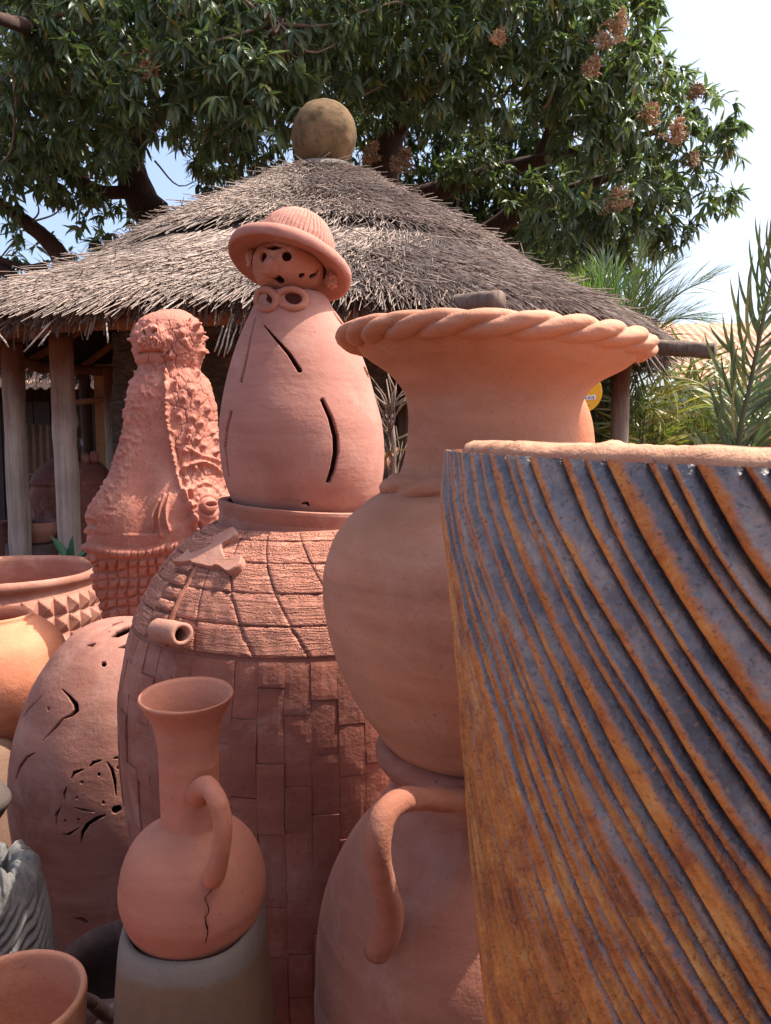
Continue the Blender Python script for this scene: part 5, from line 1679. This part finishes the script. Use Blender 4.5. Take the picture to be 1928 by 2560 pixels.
# stand: upturned square shouldered pot
def m_stand():
    m = NT('stand_clay')
    s = m.n('ShaderNodeSeparateXYZ'); m.l(m.co, s.inputs[0])
    a = m.noise(5, 6, 0.6)
    tan = m.ramp(m.noise(7, 6, 0.65, src=m.map((1, 1, 0.5))), [(0.34, lin(96, 76, 58)), (0.55, lin(114, 88, 66)), (0.7, lin(134, 92, 64))])
    grey = m.ramp(a, [(0.3, lin(102, 90, 80)), (0.7, lin(124, 110, 98))])
    zz_ = m.math('ADD', s.outputs['Z'], m.math('MULTIPLY', m.math('SUBTRACT', m.noise(9, 5, 0.6), 0.5), 0.03))
    f = m.n('ShaderNodeMapRange'); f.inputs['From Min'].default_value = STZ - 0.044; f.inputs['From Max'].default_value = STZ - 0.032
    m.l(zz_, f.inputs[0])
    col = m.mix(f.outputs[0], tan, grey)
    k = m.noise(140, 3, 0.6)
    col = m.mix(m.ramp(k, [(0.62, 0.0), (0.7, 0.5)]), col, lin(80, 70, 62))
    return m.fin(col, 0.9, m.bump(m.noise(80, 5, 0.7), 0.35, 0.004))
sr = [(212, 3300), (205, 2900), (198, 2560), (192, 2470), (188, 2400), (184, 2345), (179, 2306), (172, 2286), (162, 2277), (154, 2279), (149, 2292), (146, 2330), (140, 2480), (1, 2500)]
pr = cr(ppx(CJ, YJ, sr), 120)
pr[:, 1] = np.maximum(pr[:, 1], 0.0)
STZ = float(pr[:, 1].max())
std = thing('pot_stand', (jc[0], YJ, 0), 'grey rimmed tan clay stand holding the long necked jug', 'pot stand')
G = lathe(jc[:2], pr, nu=120)
phs = np.linspace(-PI, PI, 120, endpoint=False)
e = 3.4
sq = (np.abs(np.cos(phs)) ** e + np.abs(np.sin(phs)) ** e) ** (-1 / e)
sq = 1 + (sq - 1) * 0.55
G[..., 0] = jc[0] + (G[..., 0] - jc[0]) * (sq / sq.mean() * 1.0)[None, :]
G[..., 1] = jc[1] + 1.06 * (G[..., 1] - jc[1]) * (sq / sq.mean() * 1.0)[None, :]
G[..., 2] -= (G[..., 2] > STZ - 0.10) * (0.010 * (np.cos(phs) > 0) * np.cos(phs) ** 2)[None, :] * np.clip((G[..., 2] - STZ + 0.1) / 0.1, 0, 1)
G = wobble(G, 0.004, 7, 3)
put('stand_body', G, gf(len(pr), 120), m_stand(), std)

# ------------------------------------------------------------------ ribbed glazed planter, right foreground
cp = np.array([0.371, 0.540])
RT = 0.315
PT = EYE[2] - 0.0125
pln = thing('ribbed_planter', (cp[0], cp[1], 0), 'big glazed planter with slanting brown and slate blue ribs in the right foreground', 'planter')
zs = np.r_[np.linspace(0, PT - 0.62, 24, endpoint=False), np.linspace(PT - 0.62, PT - 0.005, 480)]
def rad(z):
    d = PT - z
    return RT * (1.0 + 0.035 * np.clip(1 - d / 0.18, 0, 1) ** 1.5 - 0.40 * np.clip(d - 0.06, 0, 0.7) ** 1.2)
ph = np.r_[np.linspace(-PI, -1.75, 30, endpoint=False), np.linspace(-1.75, -0.1, 620, endpoint=False), np.linspace(-0.1, 0.75, 150, endpoint=False), np.linspace(0.75, PI, 50, endpoint=False)]
Zg, Pg = np.meshgrid(zs, ph, indexing='ij')
R = rad(Zg)
S_ = Pg * RT
dpt_ = PT - Zg
q3 = lambda a, b, o=0: np.stack([S_ * a, Zg * b, S_ * 0 + o], -1)
slope = 0.66 - 0.05 * np.clip(dpt_ / 0.5, 0, 1)
along = S_ - slope * dpt_ - 0.55 * dpt_ ** 2 * np.clip(1 + 0.6 * Pg, 0.2, 1.3)
wrp = 0.013 * noise(np.stack([along * 7, dpt_ * 2.6, S_ * 0], -1), 3) + 0.006 * noise(np.stack([along * 19, dpt_ * 6, S_ * 0], -1), 4) + 0.0030 * noise(np.stack([along * 40, dpt_ * 20, S_ * 0], -1), 24)
th_ = (along + wrp) / 0.0150
th_ = th_ + 0.22 * np.sin(th_ * 2.1) + 0.18 * np.sin(th_ * 0.83 + 1)
fin_ = np.clip((dpt_ - 0.09) / 0.16 + 0.5 * noise(np.stack([along * 6, dpt_ * 3, S_ * 0 + 5], -1), 8), 0, 1)
def rib_(t):
    f = np.mod(t, 1.0)
    h = np.interp(f, [0, 0.06, 0.14, 0.22, 0.34, 0.50, 0.70, 0.88, 0.95, 1.0], [-1.0, -0.6, 0.55, 0.95, 1.0, 0.80, 0.50, 0.15, -0.4, -1.0])
    b = np.interp(f, [0, 0.07, 0.16, 0.36, 0.54, 0.68, 0.93, 1.0], [0.2, 0.5, 1.0, 0.80, 0.36, 0.08, 0.0, 0.2])
    gr = np.interp(f, [0, 0.10, 0.18, 0.80, 0.92, 1.0], [1, 0.85, 0.0, 0.0, 0.7, 1])
    gr = gr + np.interp(f, [0.50, 0.57, 0.63, 0.70], [0, 1, 1, 0]) * 0.0
    amp = 0.75 + 0.5 * _h(np.floor(t).astype(np.int32), np.zeros_like(t, np.int32), np.zeros_like(t, np.int32), 5)
    return h * amp, b, gr
h1, b1, g1_ = rib_(th_)
h2, b2, g2_ = rib_(th_ * 2 + 0.35 + 0.4 * noise(np.stack([along * 9, dpt_ * 4, S_ * 0], -1), 17))
Hh = h1 * 0.0068 + h2 * fin_ * 0.0010
band = np.clip(b1 * (1 - 0.1 * fin_) + b2 * fin_ * 0.2, 0, 1)
_f = np.mod(th_ + 0.12 * noise(np.stack([along * 25, dpt_ * 9, S_ * 0], -1), 71), 1.0)
midl = np.interp(_f, [0.46, 0.54, 0.62, 0.72], [0, 1, 1, 0]) * fin_ * np.clip(0.5 + noise(np.stack([along * 12, dpt_ * 5, S_ * 0], -1), 72), 0, 1)
gro = np.clip(g1_ + 0.20 * g2_ * fin_ + 0.85 * midl, 0, 1)
Hh = Hh - midl * 0.0026
Hh += 0.0009 * fbm(np.stack([along * 60, dpt_ * 24, S_ * 0], -1), 6, 3)
tf = np.clip(dpt_ / 0.035, 0, 1)
Hh = Hh * (0.35 + 0.65 * tf)
G = np.stack([cp[0] + (R + Hh) * np.sin(Pg), cp[1] - (R + Hh) * np.cos(Pg), Zg], -1)
low = np.clip(dpt_ / 0.30 + 0.35 * noise(np.stack([S_ * 3, Zg * 3, S_ * 0], -1), 9) - 0.10 * np.clip((Pg + 0.9) / 0.6, 0, 1) , 0, 1)
tilt = rotm((0, 1, 0), 1.5)
piv = np.array([cp[0], cp[1], PT])
def m_glaze():
    m = NT('ribbed_glaze')
    br = m.noise(42, 6, 0.72, dist=0.5)
    fl = m.noise(230, 3, 0.7)
    b = m.math('ADD', m.attr('band'), m.math('MULTIPLY', m.math('SUBTRACT', br, 0.5), 0.75))
    b = m.math('ADD', b, m.math('MULTIPLY', m.math('SUBTRACT', fl, 0.5), 0.45))
    lw_ = m.math('ADD', m.attr('low'), m.math('MULTIPLY', m.math('SUBTRACT', m.noise(9, 6, 0.7), 0.5), 0.9))
    b = m.math('ADD', b, m.math('MULTIPLY', m.math('SUBTRACT', lw_, 0.38), 0.75), clamp=True)
    slate = m.ramp(m.noise(16, 5, 0.7), [(0.3, lin(72, 74, 80)), (0.48, lin(108, 108, 112)), (0.58, lin(146, 138, 134)), (0.68, lin(188, 166, 148))])
    rust = m.ramp(m.noise(26, 6, 0.75, dist=0.6), [(0.25, lin(96, 50, 28)), (0.40, lin(164, 88, 38)), (0.55, lin(200, 122, 50)), (0.66, lin(216, 150, 78)), (0.78, lin(148, 68, 36))])
    midc = lin(172, 124, 100)
    col = m.mix(m.ramp(b, [(0.12, 0.0), (0.30, 1.0)]), slate, midc)
    col = m.mix(m.ramp(b, [(0.26, 0.0), (0.46, 1.0)]), col, rust)
    col = m.mix(m.math('MULTIPLY', m.attr('groove'), 1.0), col, lin(40, 20, 16))  # dark glaze in the grooves, deepened to paint the shade of the relief
    sp = m.noise(420, 2, 0.6)
    col = m.mix(m.ramp(sp, [(0.60, 0.0), (0.68, 0.55)]), col, lin(52, 34, 30))
    col = m.mix(m.ramp(sp, [(0.30, 0.5), (0.37, 0.0)]), col, lin(190, 140, 96))  # pale speckles paint fine highlights into the glaze colour
    hgt = m.math('ADD', m.math('MULTIPLY', br, 0.6), m.math('MULTIPLY', fl, 0.4))
    rg = m.ramp(b, [(0.1, 0.36), (0.5, 0.52)])
    return m.fin(col, rg, m.bump(hgt, 0.9, 0.005), 0.5)
put('planter_wall', turn(G, tilt, piv), gf(len(zs), len(ph)), m_glaze(), pln, attrs={'band': band, 'groove': gro, 'low': low})
# thick rounded rim, worn to bare clay
prof = cr([(RT - 0.003, PT - 0.011), (RT + 0.0004, PT - 0.0045), (RT - 0.002, PT - 0.001), (RT - 0.010, PT + 0.002), (RT - 0.045, PT + 0.001), (RT - 0.085, PT - 0.002), (RT - 0.100, PT + 0.0025), (RT - 0.108, PT + 0.001), (RT - 0.113, PT - 0.012), (RT - 0.115, PT - 0.08), (RT - 0.115, PT - 0.30)], 70)
ph2 = np.linspace(-PI, PI, 420, endpoint=False)
G = lathe(cp, prof, phis=ph2)
k = np.exp(-((prof[:, 0] - (RT - 0.104)) / 0.010) ** 2)[:, None] * (prof[:, 1] > PT - 0.02)[:, None]
wv = noise(np.stack([ph2 * 3.0, ph2 * 0, ph2 * 0], -1), 12) * 0.5 + noise(np.stack([ph2 * 11, ph2 * 0, ph2 * 0], -1), 13) * 0.3
G[..., 2] += k * wv[None, :] * 0.003
dirv = np.stack([np.sin(ph2), -np.cos(ph2)], -1)
G[..., :2] += (k * (wv[None, :] * 0.012))[..., None] * dirv
G = wobble(G, 0.0022, 20, 6)
G = G + normals(G) * (fbm(G * 60, 9, 3) * 0.0022)[..., None]
fill = G[-1].mean(0)
V = np.vstack([turn(G, tilt, piv).reshape(-1, 3), turn(fill[None], tilt, piv)])
i = np.arange(420) + 69 * 420
def m_rim():
    m = NT('worn_rim')
    a = m.noise(14, 6, 0.7)
    col = m.ramp(a, [(0.3, lin(156, 104, 78)), (0.7, lin(200, 150, 116))])
    b = m.noise(60, 5, 0.75)
    col = m.mix(m.ramp(b, [(0.55, 0.0), (0.70, 0.8)]), col, lin(106, 64, 44))
    return m.fin(col, 0.75, m.bump(b, 0.9, 0.004), 0.35)
put('planter_rim', V, [gf(70, 420), np.stack([i, np.roll(i, -1), np.full(420, len(V) - 1)], 1)], m_rim(), pln)

# ------------------------------------------------------------------ pots at the left edge
def simple_pot(name, cx, Y, rows, inner, mat, label, cat, nu=120, n=110, wob=0.006, seed=0, part='pot_body', zmin=0.0):
    pa_ = cr(ppx(cx, Y, rows), n)
    pr_ = np.vstack([pa_, cr(ppx(cx, Y, inner), 40)]) if inner else pa_
    pr_[:, 1] = np.maximum(pr_[:, 1], zmin)
    q = P(cx, rows[0][1], Y)
    t = thing(name, (q[0], Y, float(pr_[0, 1])), label, cat)
    G = wobble(lathe(q[:2], pr_, nu=nu), wob, 4, seed)
    put(part, G, gf(len(pr_), nu), mat, t)
    return t, q, pa_

# diamond pattern tub
YD, CD = 3.9, 2
q = P(CD, 1425, YD)
t = thing('diamond_pot', (q[0], YD, 0), 'wide clay tub covered in raised pyramids, between the posts and the crocodile', 'pot')
sk = mpp(CD, 1425, YD)
rt = 240 * sk
zt = q[2]
prof = cr([(rt * 0.92, zt - 0.30), (rt * 0.965, zt - 0.10), (rt * 0.95, zt - 0.075), (rt * 0.94, zt - 0.055), (rt * 0.99, zt - 0.035), (rt * 1.0, zt - 0.015), (rt * 0.985, zt + 0.004), (rt * 0.94, zt + 0.005), (rt * 0.90, zt - 0.01), (rt * 0.89, zt - 0.06), (rt * 0.87, zt - 0.40), (0.001, zt - 0.5)], 90)
put('rim', wobble(lathe(q[:2], prof, nu=140), 0.006, 4, 2), gf(90, 140), M_DIAM, t)
ncol, sub = 40, 10
nrow = 10
hh = 0.088
zs_ = np.linspace(zt - 0.085, zt - 0.085 - nrow * hh, nrow * sub + 1)[::-1]
ph = np.linspace(-PI, PI, ncol * sub, endpoint=False)
Zg, Pg = np.meshgrid(zs_, ph, indexing='ij')
a_ = np.abs(np.mod(Pg / (2 * PI) * ncol, 1) - 0.5) * 2
b_ = np.abs(np.mod((zt - 0.085 - Zg) / hh, 1) - 0.5) * 2
Hd = 0.034 * (1 - np.maximum(a_, b_))
Rr_ = rt * np.interp((zt - Zg), [0.0, 0.1, 0.35, 0.6, 0.95], [0.96, 0.97, 1.0, 0.93, 0.72]) + Hd + 0.003 * noise(np.stack([Pg * 8, Zg * 20, Zg * 0], -1), 3)
G = np.stack([q[0] + Rr_ * np.sin(Pg), q[1] - Rr_ * np.cos(Pg), Zg], -1)
put('pot_body', G, gf(len(zs_), len(ph)), M_DIAM, t, smooth=False)
G = lathe(q[:2], [(rt * 0.70, 0.0), (rt * 0.74, zs_[0] + 0.01)], nu=60)
put('foot', G, gf(2, 60), M_DIAM, t)

# round orange pot with open mouth
simple_pot('orange_pot', -14, 2.85, [(40, 1842), (110, 1822), (160, 1760), (182, 1690), (181, 1640), (165, 1595), (130, 1560), (106, 1546), (104, 1538)], [(98, 1534), (92, 1545), (96, 1570), (150, 1640), (120, 1760), (1, 1790)], M_ORANGE,
           'round orange clay pot in sun at the left edge, below the diamond tub', 'pot', seed=2)
simple_pot('pale_pot', -50, 2.7, [(150, 3100), (150, 2300), (152, 2050), (150, 1930), (143, 1870), (130, 1842), (100, 1828), (1, 1824)], None, M_PALE, 'pale stone coloured upturned pot under the round orange pot', 'pot', seed=5)
t, q, _ = simple_pot('grey_dish', -68, 2.0, [(30, 2080), (62, 2052), (86, 2018), (90, 2006), (86, 1994), (70, 1972), (48, 1958)], [(40, 1958), (30, 1970), (1, 1974)], M_GREYD, 'grey clay dish beside the pale upturned pot at left', 'dish', seed=7)
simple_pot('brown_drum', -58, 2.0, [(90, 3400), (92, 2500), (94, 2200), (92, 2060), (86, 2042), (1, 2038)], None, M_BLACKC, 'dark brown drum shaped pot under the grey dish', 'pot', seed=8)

# grey tree bark planter with terracotta inside
YW, CW_ = 1.45, -6
q = P(CW_, 2230, YW)
sk = mpp(CW_, 2230, YW)
bark = thing('bark_planter', (q[0], YW, 0), 'grey cement planter shaped like twisted bark at the lower left edge', 'planter')
pr = cr(ppx(CW_, YW, [(136, 3100), (132, 2700), (124, 2450), (116, 2330), (108, 2250), (98, 2192), (82, 2160), (66, 2150), (50, 2168), (44, 2200), (42, 2300), (1, 2330)]), 210)
pr[:, 1] = np.maximum(pr[:, 1], 0)
G = lathe(q[:2], pr, nu=380)
ph = np.linspace(-PI, PI, 380, endpoint=False)
zt = pr[:, 1].max()
dz = zt - G[..., 2]
PHI = np.tile(ph, (len(pr), 1))
sp_ = PHI * 22 + dz * 250 + 2.0 * noise(np.stack([PHI * 4, dz * 12, dz * 0], -1), 4)
out = (np.arange(len(pr)) < np.argmax(pr[:, 1]))[:, None]
w = np.clip((dz - 0.05) / 0.05, 0, 1) * out
lum = fbm(np.stack([np.sin(PHI) * 6, np.cos(PHI) * 6, G[..., 2] * 22], -1), 12, 4)
knob = np.clip(1 - dz / 0.085, 0, 1)
H_ = w * (np.abs(np.sin(sp_ / 2)) ** 0.7 * 0.011 - 0.006) + knob * lum * 0.020 + 0.012 * np.clip(noise(np.stack([PHI * 5, dz * 14, dz * 0], -1), 19), 0, 1) * np.clip(1 - dz / 0.16, 0, 1)
G = G + normals(G) * H_[..., None]
M_WHITEC = m_conc('pale_cement', lin(92, 90, 88), lin(128, 124, 118), lin(66, 64, 60))
kk = int(np.argmax(pr[:, 1])) + 14
put('bark_wall', G[:kk], gf(kk, 380), M_WHITEC, bark)
put('inner_pot', G[kk - 1:], gf(len(pr) - kk + 1, 380), M_ORANGE, bark)

# open bowl, bottom left
YO, CO = 0.95, 50
M_BOWL = clay('bowl_clay', lin(168, 96, 68), lin(194, 122, 92), 0.3, stain=lin(176, 120, 70), stain_amt=0.4, grit=0.5)
simple_pot('open_bowl', CO, YO, [(60, 2998), (110, 2938), (150, 2798), (172, 2638), (182, 2528), (184, 2500)], [(181, 2490), (172, 2488), (163, 2494), (158, 2538), (140, 2678), (90, 2778), (1, 2798)], M_BOWL,
           'open terracotta bowl with chipped rim at the bottom left corner', 'bowl', nu=200, wob=0.004, seed=3)
# dark pot lying behind the stand
YK, CK = 1.45, 330
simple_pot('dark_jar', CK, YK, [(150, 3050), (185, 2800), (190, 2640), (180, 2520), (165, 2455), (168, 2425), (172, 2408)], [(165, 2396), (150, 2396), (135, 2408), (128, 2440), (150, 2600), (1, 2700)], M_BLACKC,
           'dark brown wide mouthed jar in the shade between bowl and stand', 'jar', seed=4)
tj = bpy.data.objects['dark_jar']
V, F = tube([P(232, 2506, 1.16), P(205, 2496, 1.13), P(186, 2510, 1.12), P(182, 2545, 1.12), P(190, 2590, 1.13), P(215, 2620, 1.16), P(255, 2560, 1.20)], 0.010, 14, 40)
V2, F2 = tube([P(290, 2540, 1.2), P(262, 2534, 1.18), P(232, 2508, 1.16)], 0.011, 14, 16)
put('handle', *join([(V, F), (V2, F2)]), M_BLACKC, tj)

# ------------------------------------------------------------------ pots in the shade of the hut
YP = 6.3
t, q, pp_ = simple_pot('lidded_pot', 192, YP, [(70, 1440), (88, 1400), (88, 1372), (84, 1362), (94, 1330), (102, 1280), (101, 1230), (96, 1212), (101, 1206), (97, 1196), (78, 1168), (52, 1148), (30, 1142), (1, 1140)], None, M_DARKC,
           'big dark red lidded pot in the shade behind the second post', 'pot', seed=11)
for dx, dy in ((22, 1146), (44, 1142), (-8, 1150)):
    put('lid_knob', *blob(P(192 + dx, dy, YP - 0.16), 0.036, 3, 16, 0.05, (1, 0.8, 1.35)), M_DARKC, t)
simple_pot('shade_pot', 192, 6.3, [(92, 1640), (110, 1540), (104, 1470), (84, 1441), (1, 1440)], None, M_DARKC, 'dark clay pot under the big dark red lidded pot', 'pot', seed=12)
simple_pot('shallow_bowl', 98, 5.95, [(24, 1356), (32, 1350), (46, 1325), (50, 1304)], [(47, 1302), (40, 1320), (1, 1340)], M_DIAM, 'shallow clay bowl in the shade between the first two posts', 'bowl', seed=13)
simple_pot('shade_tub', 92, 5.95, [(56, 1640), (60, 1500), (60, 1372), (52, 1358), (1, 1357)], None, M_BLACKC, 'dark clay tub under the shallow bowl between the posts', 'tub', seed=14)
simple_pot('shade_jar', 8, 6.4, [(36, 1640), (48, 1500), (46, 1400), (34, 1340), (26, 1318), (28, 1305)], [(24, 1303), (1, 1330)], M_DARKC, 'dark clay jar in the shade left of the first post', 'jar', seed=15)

# ------------------------------------------------------------------ behind the vase: round pot, sign, small pots
simple_pot('round_pot', 1396, 2.7, [(40, 1380), (70, 1330), (84, 1240), (84, 1140), (76, 1060), (58, 1005), (40, 985), (1, 980)], None, M_ORANGE, 'smooth round clay pot half hidden behind the flared vase neck', 'pot', seed=16)
simple_pot('red_planter', 1878, 6.2, [(30, 1360), (44, 1220), (52, 1120), (55, 1118), (55, 1104)], [(50, 1103), (46, 1125), (1, 1140)], M_DARKC, 'small dark red planter past the rim of the ribbed planter', 'planter', seed=17)
simple_pot('small_clay_jar', 1946, 5.6, [(30, 1320), (52, 1200), (54, 1150), (40, 1102), (26, 1088)], [(22, 1086), (1, 1120)], M_ORANGE, 'orange clay jar just entering the right edge above the planter rim', 'jar', seed=18)

sg = P(1454, 981, 4.2)
sign = thing('round_sign', (sg[0], sg[1], sg[2]), 'round yellow payment sign with a row of number boxes beside the vase neck', 'sign')
sk = mpp(1454, 981, 4.2)
SR = 51 * sk
def flat(name, col, rough=0.4):
    m = NT(name)
    a = m.noise(6, 4, 0.6)
    return m.fin(m.mix(m.ramp(a, [(0.3, 0.12), (0.7, 0.0)]), col, tuple(x * 0.75 for x in col[:3]) + (1,)), rough, None, 0.4)
M_YEL, M_WHT, M_RED, M_BLU, M_INK = flat('sign_yellow', lin(236, 168, 30)), flat('sign_white', lin(226, 222, 224)), flat('sign_red', lin(150, 30, 20)), flat('sign_blue', lin(60, 66, 130)), flat('sign_ink', lin(110, 66, 16))
t_ = np.linspace(0, 2 * PI, 64, endpoint=False)
prof = [(0.0005, -0.008), (SR * 0.99, -0.008), (SR, -0.006), (SR, 0.004), (SR * 0.985, 0.006), (0.0005, 0.006)]
G = np.stack([np.stack([sg[0] + r * np.cos(t_), np.full(64, sg[1] - d_), sg[2] + r * np.sin(t_)], -1) for r, d_ in prof])
put('sign_board', G, gf(6, 64), M_YEL, sign, smooth=False)
roll = rotm((0, 1, 0), -5)
def slab(x0, x1, y0, y1, d0, d1):
    V, F = box(x0 * sk, x1 * sk, -d1 - 0.006, -d0 - 0.006, y0 * sk, y1 * sk)
    return V @ roll.T + sg, F
put('number_strip', *slab(-46, 34, -20, -9, 0, 0.002), M_WHT, sign, smooth=False)
def text(s, x, y, size, mat, name='lettering'):
    cu = bpy.data.curves.new(name, 'FONT')
    cu.body = s
    cu.size = size * sk
    cu.extrude = 0.0006
    cu.align_x = 'LEFT'
    ob = bpy.data.objects.new(name, cu)
    COL.objects.link(ob)
    dg = bpy.context.evaluated_depsgraph_get()
    me = bpy.data.meshes.new_from_object(ob.evaluated_get(dg))
    bpy.data.objects.remove(ob)
    n = len(me.vertices)
    v = np.empty(n * 3, np.float32); me.vertices.foreach_get('co', v)
    v = v.reshape(-1, 3)
    W = np.stack([v[:, 0] + x * sk, -0.0088 - v[:, 2], v[:, 1] + y * sk], 1) @ roll.T
    me.vertices.foreach_set('co', W.astype(np.float32).ravel())
    me.materials.clear(); me.materials.append(mat)
    o = bpy.data.objects.new(name, me)
    COL.objects.link(o); o.parent = sign
    return o
for ch, x in (('0', -5), ('4', 5), ('8', 15), ('8', 25)):
    text(ch, x, -18.4, 10, M_INK)
for x in (-9, 2.2, 12, 22):
    put('box_line', *slab(x, x + 0.7, -19.5, -9.5, 0.0015, 0.0026), M_INK, sign, smooth=False)
text('y', 3, 23, 15, M_RED)
put('arrow_mark', *slab(-8, 0, 13, 18, 0, 0.002), M_WHT, sign, smooth=False)
for x, w, y, h in ((-16, 5, 7, 1.6), (-9, 8, 7.3, 2.2), (1, 5, 7.8, 1.8), (8, 8, 8.4, 2.2), (-18, 6, -0.4, 2.6), (-10, 5, 0, 2.8), (-3, 6, 0.6, 2.8), (-22, 10, -8, 1.4)):
    put('print_line', *slab(x, x + w, y, y + h, 0, 0.0016), M_INK, sign, smooth=False)
put('emblem', *slab(-10, -2, -38, -27, 0, 0.002), M_BLU, sign, smooth=False)
for x, w, y, h in ((2, 9, -30, 2.2), (2, 14, -36, 2.8)):
    put('print_line', *slab(x, x + w, y, y + h, 0, 0.0016), M_INK, sign, smooth=False)
V, F = tube([sg + [0, 0.03, 0.0], sg + [0.0, 0.03, -sg[2] * 0.5], [sg[0], sg[1] + 0.03, 0]], 0.015, 10)
put('sign_pole', V, F, M_DARKW, sign)

# ------------------------------------------------------------------ unseen jars added below the view to block ground bounce light
for k, (x0, y0, r0, h0) in enumerate([(-0.62, 0.52, 0.17, 0.86), (-0.20, 0.42, 0.15, 0.80), (-1.05, 0.80, 0.20, 0.80), (0.30, -0.30, 0.24, 0.95), (-0.55, -0.15, 0.22, 0.75)]):
    t = thing('storage_jar', (x0, y0, 0), ['wide terracotta storage jar at the very front, in front of the small long necked jug', 'narrow terracotta storage jar at the very front, nearest the handled jug', 'squat terracotta storage jar at the front left corner beside the open bowl', 'tall fat terracotta storage jar beside the ribbed planter, nearest the viewer', 'low fat terracotta storage jar behind the front row, nearest the viewer'][k], 'jar', 'storage jars standing in front')
    pr = cr([(r0 * 0.55, 0.0), (r0 * 0.8, h0 * 0.2), (r0, h0 * 0.55), (r0 * 0.92, h0 * 0.8), (r0 * 0.62, h0 * 0.93), (r0 * 0.66, h0), (r0 * 0.58, h0), (r0 * 0.54, h0 * 0.93), (r0 * 0.85, h0 * 0.7), (0.001, h0 * 0.3)], 80)
    G = wobble(lathe((x0, y0), pr, nu=80), 0.005, 4, k)
    put('jar_body', G, gf(80, 80), M_JUGB, t)
